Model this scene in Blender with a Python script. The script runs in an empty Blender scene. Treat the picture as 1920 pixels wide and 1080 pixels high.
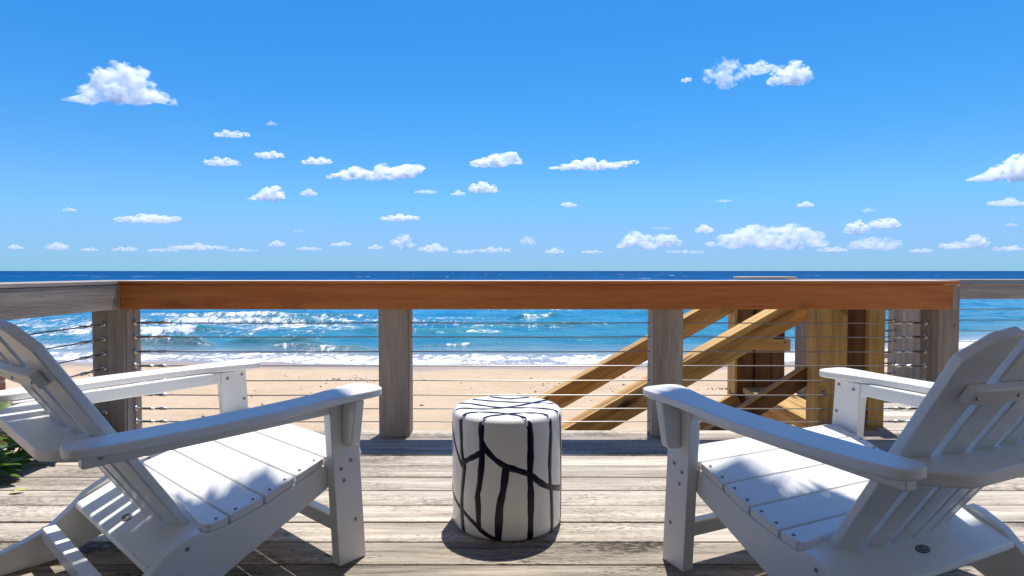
import bpy, bmesh, math, random
import numpy as np
from mathutils import Vector, Matrix, noise as mnoise

R = math.radians
scene = bpy.context.scene
random.seed(7)
col = scene.collection

# ------------------------------------------------------------------ camera
cam_data = bpy.data.cameras.new('camera')
cam_data.sensor_width = 36.0
cam_data.lens = 1100.0 / 1920.0 * 36.0
cam_data.clip_start = 0.05
cam_data.clip_end = 200000.0
cam = bpy.data.objects.new('camera', cam_data)
cam.location = (0.0, 0.0, 0.9)
cam.rotation_euler = (R(90.0) - math.atan(32.0 / 1100.0), 0.0, 0.0)
col.objects.link(cam)
scene.camera = cam

# ------------------------------------------------------------------ sky, sun, exposure
SUN_EL, SUN_AZ = R(72.8), R(13.0)          # azimuth clockwise from +Y (the sea)
world = bpy.data.worlds.new('World')
scene.world = world
world.use_nodes = True
wn = world.node_tree
wn.nodes.clear()
sky = wn.nodes.new('ShaderNodeTexSky')
sky.sky_type = 'NISHITA'
sky.sun_disc = False
sky.sun_elevation = SUN_EL
sky.sun_rotation = SUN_AZ
sky.altitude = 0.0
sky.air_density = 1.0
sky.dust_density = 0.3
sky.ozone_density = 3.0
# grade the sky towards the photograph's deep, clear blue: one colour response, the same in every direction.
# green and blue are scaled; red follows blue by a saturation curve of the sky's own red/blue ratio.
def wmath(op, a_, b_):
    n_ = wn.nodes.new('ShaderNodeMath'); n_.operation = op
    for i_, v_ in enumerate((a_, b_)):
        if isinstance(v_, float): n_.inputs[i_].default_value = v_
        else: wn.links.new(v_, n_.inputs[i_])
    return n_.outputs[0]
sep = wn.nodes.new('ShaderNodeSeparateColor')
cmb = wn.nodes.new('ShaderNodeCombineColor')
wn.links.new(sky.outputs[0], sep.inputs[0])
g_out = wmath('MINIMUM', wmath('MULTIPLY', sep.outputs[1], 0.835), 4.75)
b_out = wmath('MINIMUM', wmath('MULTIPLY', wmath('POWER', sep.outputs[2], 0.6), 2.6), 8.2)
ratio = wmath('MULTIPLY', wmath('DIVIDE', sep.outputs[0], sep.outputs[2]), 1.0 / 1.4)
cr = wn.nodes.new('ShaderNodeValToRGB')
el_ = cr.color_ramp.elements
el_[0].position = 0.28 / 1.4; el_[0].color = (0.045, 0.045, 0.045, 1)
el_[1].position = 1.3 / 1.4; el_[1].color = (0.37, 0.37, 0.37, 1)
for p_, v_ in ((0.346, 0.052), (0.387, 0.086), (0.5, 0.180), (0.725, 0.275)):
    e_ = el_.new(p_ / 1.4); e_.color = (v_, v_, v_, 1)
wn.links.new(ratio, cr.inputs[0])
r_out = wmath('MULTIPLY', cr.outputs[0], b_out)
for i_, v_ in enumerate((r_out, g_out, b_out)):
    wn.links.new(v_, cmb.inputs[i_])
bg = wn.nodes.new('ShaderNodeBackground')
bg.inputs['Strength'].default_value = 0.10
wo = wn.nodes.new('ShaderNodeOutputWorld')
wn.links.new(cmb.outputs[0], bg.inputs['Color'])
wn.links.new(bg.outputs[0], wo.inputs['Surface'])

sun_data = bpy.data.lights.new('sun', 'SUN')
sun_data.energy = 4.9
sun_data.angle = R(0.53)
sun_data.color = (1.0, 0.965, 0.91)
sun = bpy.data.objects.new('sun', sun_data)
sd = Vector((math.sin(SUN_AZ) * math.cos(SUN_EL), math.cos(SUN_AZ) * math.cos(SUN_EL), math.sin(SUN_EL)))
sun.rotation_euler = (-sd).to_track_quat('-Z', 'Y').to_euler()
sun.location = (0, 0, 30)
col.objects.link(sun)

scene.view_settings.view_transform = 'Standard'
scene.view_settings.look = 'None'
scene.view_settings.exposure = 0.30
scene.view_settings.gamma = 1.0
scene.view_settings.use_curve_mapping = False
scene.render.engine = 'CYCLES'
scene.cycles.diffuse_bounces = 5
scene.cycles.volume_bounces = 16
scene.cycles.volume_step_rate = 0.5
scene.cycles.max_bounces = 18
scene.cycles.transparent_max_bounces = 8

# ------------------------------------------------------------------ helpers: materials
def new_mat(name):
    m = bpy.data.materials.new(name)
    m.use_nodes = True
    m.node_tree.nodes.clear()
    return m, m.node_tree.nodes, m.node_tree.links

def nd(nodes, typ, **kw):
    n = nodes.new(typ)
    for k, v in kw.items():
        if k.startswith('i_'):
            n.inputs[k[2:].replace('_', ' ')].default_value = v
        else:
            setattr(n, k, v)
    return n

def math_n(nodes, links, op, a, b=None, c=None, clamp=False):
    n = nodes.new('ShaderNodeMath')
    n.operation = op
    n.use_clamp = clamp
    for i, v in enumerate((a, b, c)):
        if v is None:
            continue
        if isinstance(v, (int, float)):
            n.inputs[i].default_value = v
        else:
            links.new(v, n.inputs[i])
    return n.outputs[0]

def ramp(nodes, links, fac, stops):
    n = nodes.new('ShaderNodeValToRGB')
    el = n.color_ramp.elements
    while len(el) > 1:
        el.remove(el[-1])
    el[0].position = stops[0][0]
    el[0].color = tuple(stops[0][1]) + (1,)
    for p, c in stops[1:]:
        e = el.new(p)
        e.color = tuple(c) + (1,)
    links.new(fac, n.inputs[0])
    return n.outputs[0]

def mixc(nodes, links, fac, a, b, blend='MIX'):
    n = nodes.new('ShaderNodeMix')
    n.data_type = 'RGBA'
    n.blend_type = blend
    for sock, v in ((n.inputs[0], fac), (n.inputs[6], a), (n.inputs[7], b)):
        if isinstance(v, (int, float)):
            sock.default_value = v
        elif isinstance(v, (tuple, list)):
            sock.default_value = tuple(v) + (1,) if len(v) == 3 else v
        else:
            links.new(v, sock)
    return n.outputs[2]

def wood(name, light, dark, rough=0.75, grain=1.0, bump=0.35, knots=0.0, knot_col=(0.05, 0.025, 0.01), speck=0.0, vary=0.18, fine=1.0, lit_top=False):
    """Sawn timber with its grain along the object's own X axis."""
    m, N, L = new_mat(name)
    tc = nd(N, 'ShaderNodeTexCoord')
    oi = nd(N, 'ShaderNodeObjectInfo')
    off = nd(N, 'ShaderNodeVectorMath', operation='SCALE')
    cmb = nd(N, 'ShaderNodeCombineXYZ')
    L.new(oi.outputs['Random'], cmb.inputs[0]); L.new(oi.outputs['Random'], cmb.inputs[1]); L.new(oi.outputs['Random'], cmb.inputs[2])
    L.new(cmb.outputs[0], off.inputs[0]); off.inputs[3].default_value = 37.0
    add = nd(N, 'ShaderNodeVectorMath', operation='ADD')
    L.new(tc.outputs['Object'], add.inputs[0]); L.new(off.outputs[0], add.inputs[1])
    def mp(sx, sy):
        mm = nd(N, 'ShaderNodeMapping')
        mm.inputs['Scale'].default_value = (sx, sy, sy)
        L.new(add.outputs[0], mm.inputs[0])
        return mm.outputs[0]
    n1 = nd(N, 'ShaderNodeTexNoise', i_Scale=1.0, i_Detail=5.0, i_Roughness=0.6, i_Distortion=0.6)
    L.new(mp(1.3 * grain, 22 * grain), n1.inputs['Vector'])
    n2 = nd(N, 'ShaderNodeTexNoise', i_Scale=1.0, i_Detail=4.0, i_Roughness=0.7)
    L.new(mp(7.0 * fine, 190 * fine), n2.inputs['Vector'])
    n3 = nd(N, 'ShaderNodeTexNoise', i_Scale=1.0, i_Detail=3.0)
    L.new(mp(1.1, 4.0), n3.inputs['Vector'])
    g = math_n(N, L, 'MULTIPLY', n1.outputs[0], 0.5)
    g = math_n(N, L, 'MULTIPLY_ADD', n2.outputs[0], 0.35, g)
    g = math_n(N, L, 'MULTIPLY_ADD', n3.outputs[0], 0.25, g)
    c = ramp(N, L, g, [(0.40, dark), (0.53, [(a * 0.45 + b * 0.55) for a, b in zip(dark, light)]), (0.64, light)])
    # plank-to-plank tone
    v = math_n(N, L, 'MULTIPLY_ADD', oi.outputs['Random'], vary, 1.0 - vary * 0.5)
    mul = nd(N, 'ShaderNodeVectorMath', operation='SCALE')
    L.new(c, mul.inputs[0]); L.new(v, mul.inputs[3])
    c = mul.outputs[0]
    if speck > 0:
        n4 = nd(N, 'ShaderNodeTexNoise', i_Scale=1.0, i_Detail=6.0, i_Roughness=0.75)
        L.new(mp(34, 150), n4.inputs['Vector'])
        n5 = nd(N, 'ShaderNodeTexNoise', i_Scale=1.0, i_Detail=2.0)
        L.new(mp(1.6, 5.0), n5.inputs['Vector'])
        s = math_n(N, L, 'MULTIPLY_ADD', n5.outputs[0], 0.7, n4.outputs[0])
        s = nd_smooth(N, L, s, 0.86, 1.02)
        s = math_n(N, L, 'MULTIPLY', s, speck)
        c = mixc(N, L, s, c, tuple(d * 0.5 for d in dark))
    if knots > 0:
        vo = nd(N, 'ShaderNodeTexVoronoi', i_Scale=1.0, i_Randomness=1.0)
        nz = nd(N, 'ShaderNodeTexNoise', i_Scale=9.0, i_Detail=2.0)
        L.new(add.outputs[0], nz.inputs['Vector'])
        wob = nd(N, 'ShaderNodeVectorMath', operation='SCALE'); L.new(nz.outputs['Color'], wob.inputs[0]); wob.inputs[3].default_value = 0.5
        wa = nd(N, 'ShaderNodeVectorMath', operation='ADD'); L.new(mp(2.6, 7.0), wa.inputs[0]); L.new(wob.outputs[0], wa.inputs[1])
        L.new(wa.outputs[0], vo.inputs['Vector'])
        k = nd_smooth(N, L, vo.outputs['Distance'], 0.30, 0.06)
        k = math_n(N, L, 'MULTIPLY', k, knots)
        c = mixc(N, L, k, c, knot_col)
    bs = nd(N, 'ShaderNodeBsdfPrincipled')
    L.new(c, bs.inputs['Base Color'])
    bs.inputs['Roughness'].default_value = rough
    bs.inputs['Specular IOR Level'].default_value = 0.3
    if lit_top:  # up-facing faces turn paler: sunlight painted into the colour
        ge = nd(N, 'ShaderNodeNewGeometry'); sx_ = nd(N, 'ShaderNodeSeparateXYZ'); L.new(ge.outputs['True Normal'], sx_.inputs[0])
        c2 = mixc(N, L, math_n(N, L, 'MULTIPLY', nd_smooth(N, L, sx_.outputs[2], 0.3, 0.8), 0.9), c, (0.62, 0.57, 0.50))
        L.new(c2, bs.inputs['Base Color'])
    if bump:
        b = nd(N, 'ShaderNodeBump', i_Strength=bump, i_Distance=0.004)
        hb = math_n(N, L, 'MULTIPLY_ADD', n1.outputs[0], 0.8, n2.outputs[0])
        L.new(hb, b.inputs['Height'])
        L.new(b.outputs[0], bs.inputs['Normal'])
    o = nd(N, 'ShaderNodeOutputMaterial')
    L.new(bs.outputs[0], o.inputs['Surface'])
    return m

def nd_smooth(N, L, v, e0, e1):
    n = nd(N, 'ShaderNodeMapRange', interpolation_type='SMOOTHSTEP')
    inv = e0 > e1
    n.inputs['From Min'].default_value = min(e0, e1)
    n.inputs['From Max'].default_value = max(e0, e1)
    n.inputs['To Min'].default_value = 1.0 if inv else 0.0
    n.inputs['To Max'].default_value = 0.0 if inv else 1.0
    L.new(v, n.inputs['Value'])
    return n.outputs[0]

def plain(name, color, rough=0.5, metal=0.0, spec=0.5, noise_amt=0.06, noise_scale=12.0, bump=0.0, bump_scale=300.0, coat=0.0):
    m, N, L = new_mat(name)
    tc = nd(N, 'ShaderNodeTexCoord')
    n1 = nd(N, 'ShaderNodeTexNoise', i_Scale=noise_scale, i_Detail=4.0, i_Roughness=0.6)
    L.new(tc.outputs['Object'], n1.inputs['Vector'])
    c = mixc(N, L, n1.outputs[0], tuple(x * (1 - noise_amt) for x in color), tuple(min(1, x * (1 + noise_amt)) for x in color))
    bs = nd(N, 'ShaderNodeBsdfPrincipled')
    L.new(c, bs.inputs['Base Color'])
    bs.inputs['Roughness'].default_value = rough
    bs.inputs['Metallic'].default_value = metal
    bs.inputs['Specular IOR Level'].default_value = spec
    bs.inputs['Coat Weight'].default_value = coat
    bs.inputs['Coat Roughness'].default_value = 0.06
    if bump:
        n2 = nd(N, 'ShaderNodeTexNoise', i_Scale=bump_scale, i_Detail=3.0)
        L.new(tc.outputs['Object'], n2.inputs['Vector'])
        b = nd(N, 'ShaderNodeBump', i_Strength=bump, i_Distance=0.002)
        L.new(n2.outputs[0], b.inputs['Height'])
        L.new(b.outputs[0], bs.inputs['Normal'])
    o = nd(N, 'ShaderNodeOutputMaterial')
    L.new(bs.outputs[0], o.inputs['Surface'])
    return m

def leaf_mat(name, c0, c1, trans=0.35):
    m, N, L = new_mat(name)
    oi = nd(N, 'ShaderNodeObjectInfo')
    tc = nd(N, 'ShaderNodeTexCoord')
    n1 = nd(N, 'ShaderNodeTexNoise', i_Scale=18.0, i_Detail=2.0)
    L.new(tc.outputs['Object'], n1.inputs['Vector'])
    f = math_n(N, L, 'MULTIPLY_ADD', oi.outputs['Random'], 0.7, math_n(N, L, 'MULTIPLY', n1.outputs[0], 0.4))
    c = mixc(N, L, f, c0, c1)
    bs = nd(N, 'ShaderNodeBsdfPrincipled', i_Roughness=0.42)
    L.new(c, bs.inputs['Base Color'])
    tr = nd(N, 'ShaderNodeBsdfTranslucent')
    L.new(c, tr.inputs['Color'])
    mx = nd(N, 'ShaderNodeMixShader'); mx.inputs[0].default_value = trans
    L.new(bs.outputs[0], mx.inputs[1]); L.new(tr.outputs[0], mx.inputs[2])
    o = nd(N, 'ShaderNodeOutputMaterial')
    L.new(mx.outputs[0], o.inputs['Surface'])
    return m

MAT = {}
MAT['deck'] = wood('weathered_deck_wood', (0.60, 0.525, 0.43), (0.19, 0.152, 0.115), rough=0.8, bump=0.5, speck=0.75, vary=0.20)
MAT['deck_worn'] = wood('trodden_deck_wood', (0.50, 0.425, 0.335), (0.085, 0.066, 0.048), rough=0.85, bump=0.7, speck=1.0, vary=0.30, fine=1.4)
MAT['grey_wood'] = wood('silvered_grey_wood', (0.45, 0.385, 0.325), (0.22, 0.18, 0.145), rough=0.8, bump=0.35, vary=0.15)
MAT['orange_wood'] = wood('oiled_orange_hardwood', (0.60, 0.205, 0.05), (0.36, 0.10, 0.022), rough=0.45, bump=0.25, grain=0.8, vary=0.05, knots=0.35, knot_col=(0.16, 0.045, 0.012))
MAT['orange_cap'] = wood('oiled_hardwood_painted_sunlit_top', (0.60, 0.205, 0.05), (0.36, 0.10, 0.022), rough=0.5, bump=0.2, grain=0.8, vary=0.05, lit_top=True)
MAT['pine'] = wood('yellow_treated_pine', (0.62, 0.385, 0.135), (0.20, 0.095, 0.025), rough=0.7, bump=0.35, grain=0.8, knots=1.0, vary=0.25)
MAT['pine_cap'] = wood('pale_sunlit_pine', (0.72, 0.60, 0.42), (0.5, 0.38, 0.22), rough=0.7, bump=0.2)  # paler pine, sunlight on the newel cap put into its colour
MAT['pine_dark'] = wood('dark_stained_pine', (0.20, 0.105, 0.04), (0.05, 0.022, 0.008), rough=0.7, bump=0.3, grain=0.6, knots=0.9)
MAT['poly_white'] = plain('white_recycled_plastic_lumber', (0.84, 0.825, 0.78), rough=0.30, spec=0.6, noise_amt=0.055, noise_scale=7.0, bump=0.2, bump_scale=180.0)
MAT['steel'] = plain('brushed_stainless_steel', (0.62, 0.60, 0.57), rough=0.32, metal=1.0)
MAT['cable'] = plain('stainless_wire_rope', (0.34, 0.33, 0.31), rough=0.38, metal=0.9)
MAT['screw'] = plain('dull_grey_screw_steel', (0.26, 0.25, 0.24), rough=0.4, metal=0.8)
MAT['ceramic'] = plain('white_glazed_ceramic', (0.80, 0.785, 0.75), rough=0.22, spec=0.35, noise_amt=0.03, noise_scale=4.0, coat=0.08, bump=0.04, bump_scale=14.0)
MAT['ink'] = plain('brushed_navy_black_glaze', (0.006, 0.005, 0.022), rough=0.25, spec=0.3, noise_amt=0.6, noise_scale=22.0)
MAT['badge'] = plain('dark_oval_badge', (0.10, 0.10, 0.11), rough=0.35, metal=0.4)
MAT['badge_light'] = plain('pale_badge_relief', (0.5, 0.5, 0.5), rough=0.4, metal=0.3)

# ------------------------------------------------------------------ helpers: objects
def tag(o, label=None, cat=None, group=None, kind=None):
    if label: o['label'] = label
    if cat: o['category'] = cat
    if group: o['group'] = group
    if kind: o['kind'] = kind
    return o

def empty(name, loc=(0, 0, 0), rz=0.0):
    o = bpy.data.objects.new(name, None)
    o.location = loc
    o.rotation_euler = (0, 0, rz)
    o.empty_display_size = 0.1
    col.objects.link(o)
    return o

def link(name, mesh, mat, parent=None, loc=(0, 0, 0), rot=(0, 0, 0), bevel=0.0, seg=2, smooth=False):
    o = bpy.data.objects.new(name, mesh)
    col.objects.link(o)
    if mat is not None and not mesh.materials:
        mesh.materials.append(mat)
    o.parent = parent
    o.location = loc
    o.rotation_euler = rot
    if smooth:
        for p in mesh.polygons:
            p.use_smooth = True
    if bevel:
        b = o.modifiers.new('edge', 'BEVEL')
        b.width = bevel
        b.segments = seg
        b.limit_method = 'ANGLE'
        b.angle_limit = R(35)
        b.harden_normals = False
        for p in mesh.polygons:
            p.use_smooth = True
        if hasattr(mesh, 'set_sharp_from_angle'):
            mesh.set_sharp_from_angle(angle=R(40))
    return o

def mesh_py(name, verts, faces):
    me = bpy.data.meshes.new(name)
    me.from_pydata([tuple(v) for v in verts], [], faces)
    bm = bmesh.new(); bm.from_mesh(me)
    bmesh.ops.recalc_face_normals(bm, faces=bm.faces)
    bm.to_mesh(me); bm.free()
    me.update()
    return me

_boxes = {}
def box_mesh(lx, ly, lz):
    key = (round(lx, 4), round(ly, 4), round(lz, 4))
    if key not in _boxes or True:
        x, y, z = lx / 2, ly / 2, lz / 2
        v = [(-x, -y, -z), (x, -y, -z), (x, y, -z), (-x, y, -z), (-x, -y, z), (x, -y, z), (x, y, z), (-x, y, z)]
        f = [(0, 3, 2, 1), (4, 5, 6, 7), (0, 1, 5, 4), (1, 2, 6, 5), (2, 3, 7, 6), (3, 0, 4, 7)]
        _boxes[key] = mesh_py('board', v, f)
    return _boxes[key]

def board(name, x0, x1, y0, y1, z0, z1, mat, parent, axis='X', bevel=0.003, origin=(0, 0, 0)):
    """Axis-aligned timber; its own X axis (the grain) runs along `axis`."""
    cx, cy, cz = (x0 + x1) / 2, (y0 + y1) / 2, (z0 + z1) / 2
    lx, ly, lz = x1 - x0, y1 - y0, z1 - z0
    if axis == 'X':
        me = box_mesh(lx, ly, lz); rot = (0, 0, 0)
    elif axis == 'Y':
        me = box_mesh(ly, lx, lz); rot = (0, 0, R(90))
    else:
        me = box_mesh(lz, ly, lx); rot = (0, R(-90), 0)
    return link(name, me, mat, parent, (cx - origin[0], cy - origin[1], cz - origin[2]), rot, bevel)

def beam(name, p0, p1, w, h, mat, parent, origin=(0, 0, 0), bevel=0.003, up=(0, 0, 1)):
    """Straight timber from p0 to p1 (centre line), w across, h along `up`."""
    p0, p1 = Vector(p0), Vector(p1)
    d = p1 - p0
    me = box_mesh(d.length, w, h)
    x = d.normalized(); y = Vector(up).cross(x).normalized(); z = x.cross(y)
    m = Matrix((x, y, z)).transposed()
    return link(name, me, mat, parent, (p0 + p1) / 2 - Vector(origin), m.to_euler(), bevel)

def prism(poly, lo, hi, plane='YZ'):
    """Extrude a 2D polygon; plane 'YZ' extrudes along x, 'XY' along z, 'XZ' along y."""
    def P(a, b, t):
        return {'YZ': (t, a, b), 'XY': (a, b, t), 'XZ': (a, t, b)}[plane]
    n = len(poly)
    v = [P(a, b, lo) for a, b in poly] + [P(a, b, hi) for a, b in poly]
    f = [tuple(range(n))[::-1], tuple(range(n, 2 * n))]
    f += [(i, (i + 1) % n, n + (i + 1) % n, n + i) for i in range(n)]
    return mesh_py('prism', v, f)

def tube_mesh(path, radii, sides=8, cap=True):
    path = [Vector(p) for p in path]
    if not isinstance(radii, (list, tuple)):
        radii = [radii] * len(path)
    v, f = [], []
    for i, p in enumerate(path):
        t = (path[min(i + 1, len(path) - 1)] - path[max(i - 1, 0)]).normalized()
        a = t.cross(Vector((0, 0, 1)))
        if a.length < 0.05:
            a = t.cross(Vector((0, 1, 0)))
        a.normalize(); b = t.cross(a)
        for k in range(sides):
            th = 2 * math.pi * k / sides
            v.append(p + (a * math.cos(th) + b * math.sin(th)) * radii[i])
    for i in range(len(path) - 1):
        for k in range(sides):
            k2 = (k + 1) % sides
            f.append((i * sides + k, i * sides + k2, (i + 1) * sides + k2, (i + 1) * sides + k))
    if cap:
        f.append(tuple(range(sides))[::-1]); f.append(tuple(range((len(path) - 1) * sides, len(path) * sides)))
    return mesh_py('tube', v, f)

def fbm2(x, y, octaves=4, seed=0):
    """Vectorised 2D gradient-free value noise, about -1..1."""
    tot = np.zeros_like(x); amp = 1.0; norm = 0.0
    for o in range(octaves):
        xi = np.floor(x).astype(np.int64); yi = np.floor(y).astype(np.int64)
        fx = x - xi; fy = y - yi
        fx = fx * fx * fx * (fx * (fx * 6 - 15) + 10); fy = fy * fy * fy * (fy * (fy * 6 - 15) + 10)
        def h(a, b):
            n = (a * 374761393 + b * 668265263 + (seed + o * 17) * 69069) & 0x7fffffff
            n = ((n ^ (n >> 13)) * 1274126177) & 0x7fffffff
            n = n ^ (n >> 16)
            return (n % 65536) / 32768.0 - 1.0
        tot += amp * ((h(xi, yi) * (1 - fx) + h(xi + 1, yi) * fx) * (1 - fy) + (h(xi, yi + 1) * (1 - fx) + h(xi + 1, yi + 1) * fx) * fy)
        norm += amp
        amp *= 0.5; x = x * 2.03 + 11.3; y = y * 2.03 + 5.7
    return tot / norm

def sstep(a, b, x):
    t = np.clip((x - a) / (b - a), 0, 1)
    return t * t * (3 - 2 * t)

def grid_mesh(name, xs, ys, zfun):
    X, Y = np.meshgrid(xs, ys)
    Z, attrs = zfun(X, Y)
    nx, ny = len(xs), len(ys)
    v = np.stack([X, Y, Z], -1).reshape(-1, 3)
    i = np.arange(nx * ny).reshape(ny, nx)
    f = np.stack([i[:-1, :-1], i[:-1, 1:], i[1:, 1:], i[1:, :-1]], -1).reshape(-1, 4)
    me = bpy.data.meshes.new(name)
    me.vertices.add(len(v)); me.vertices.foreach_set('co', v.astype(np.float32).ravel())
    me.loops.add(f.size); me.loops.foreach_set('vertex_index', f.astype(np.int32).ravel())
    me.polygons.add(len(f))
    me.polygons.foreach_set('loop_start', np.arange(0, f.size, 4, dtype=np.int32))
    me.polygons.foreach_set('loop_total', np.full(len(f), 4, dtype=np.int32))
    me.update(calc_edges=True)
    me.polygons.foreach_set('use_smooth', np.ones(len(f), dtype=bool))
    for k, a in attrs.items():
        at = me.attributes.new(k, 'FLOAT', 'POINT')
        at.data.foreach_set('value', a.astype(np.float32).ravel())
    return me

# ------------------------------------------------------------------ the beach and the sea
SEA = -3.3
def waterline(X):
    return 26.3 + 0.07 * np.maximum(-X - 6, 0) + 0.42 * np.maximum(X - 11, 0) + 0.7 * fbm2(X * 0.16, X * 0 + 3.1, 3, 5)

def sand_z(X, Y):
    u = Y - waterline(X)
    z = np.where(u < 0, SEA - u * 0.045, SEA - u * 0.06)
    z = np.minimum(z, -2.62 + 0 * z)
    z = z + 0.05 * fbm2(X * 0.22, Y * 0.22, 3, 2) * sstep(-1.0, -5.0, u)
    z = z + 0.022 * fbm2(X * 1.3, Y * 1.3, 3, 9) * sstep(-2.0, -5.0, u)
    wet = sstep(-3.0, -1.2, u + 0.7 * fbm2(X * 0.3, Y * 0.5, 3, 4))
    return z, {'wet': wet}

def sand_material():
    m, N, L = new_mat('beach_sand')
    tc = nd(N, 'ShaderNodeTexCoord')
    at = nd(N, 'ShaderNodeAttribute', attribute_name='wet')
    n1 = nd(N, 'ShaderNodeTexNoise', i_Scale=0.5, i_Detail=6.0, i_Roughness=0.6)
    n2 = nd(N, 'ShaderNodeTexNoise', i_Scale=2.6, i_Detail=6.0, i_Roughness=0.66)
    n3 = nd(N, 'ShaderNodeTexNoise', i_Scale=60.0, i_Detail=3.0)
    for n in (n1, n2, n3):
        L.new(tc.outputs['Object'], n.inputs['Vector'])
    f = math_n(N, L, 'MULTIPLY_ADD', n2.outputs[0], 0.45, math_n(N, L, 'MULTIPLY', n1.outputs[0], 0.55))
    dry = ramp(N, L, f, [(0.3, (0.48, 0.335, 0.20)), (0.5, (0.58, 0.42, 0.265)), (0.7, (0.64, 0.485, 0.32))])
    mm = nd(N, 'ShaderNodeMapping'); mm.inputs['Scale'].default_value = (5.5, 2.2, 1.0)
    L.new(tc.outputs['Object'], mm.inputs[0])
    n4 = nd(N, 'ShaderNodeTexNoise', i_Scale=1.0, i_Detail=5.0, i_Roughness=0.7)
    L.new(mm.outputs[0], n4.inputs['Vector'])
    mk = math_n(N, L, 'MULTIPLY', nd_smooth(N, L, n4.outputs[0], 0.58, 0.72), 0.28)
    dry = mixc(N, L, mk, dry, (0.36, 0.25, 0.15))
    wetc = (0.37, 0.265, 0.18)
    c = mixc(N, L, at.outputs['Fac'], dry, wetc)
    bs = nd(N, 'ShaderNodeBsdfPrincipled')
    L.new(c, bs.inputs['Base Color'])
    L.new(math_n(N, L, 'MULTIPLY_ADD', at.outputs['Fac'], -0.5, 0.9), bs.inputs['Roughness'])
    bs.inputs['Specular IOR Level'].default_value = 0.3
    hb = math_n(N, L, 'MULTIPLY_ADD', n2.outputs[0], 1.0, math_n(N, L, 'MULTIPLY', n3.outputs[0], 0.12))
    b = nd(N, 'ShaderNodeBump', i_Distance=0.16)
    L.new(math_n(N, L, 'MULTIPLY_ADD', at.outputs['Fac'], -0.85, 0.95), b.inputs['Strength'])
    L.new(hb, b.inputs['Height']); L.new(b.outputs[0], bs.inputs['Normal'])
    o = nd(N, 'ShaderNodeOutputMaterial')
    L.new(bs.outputs[0], o.inputs['Surface'])
    return m

xs = np.unique(np.concatenate([np.linspace(-90, -24, 90), np.linspace(-24, 30, 270), np.linspace(30, 110, 100)]))
ys = np.unique(np.concatenate([np.linspace(-40, 10, 40), np.linspace(10, 34, 170), np.linspace(34, 80, 60)]))
beach = link('beach', grid_mesh('beach', xs, ys, sand_z), sand_material())
tag(beach, 'pale golden sand beach below the deck, wet along the surf', 'beach', kind='structure')

def bump1(x, c, w):
    return np.exp(-((x - c) / w) ** 2)

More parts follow.
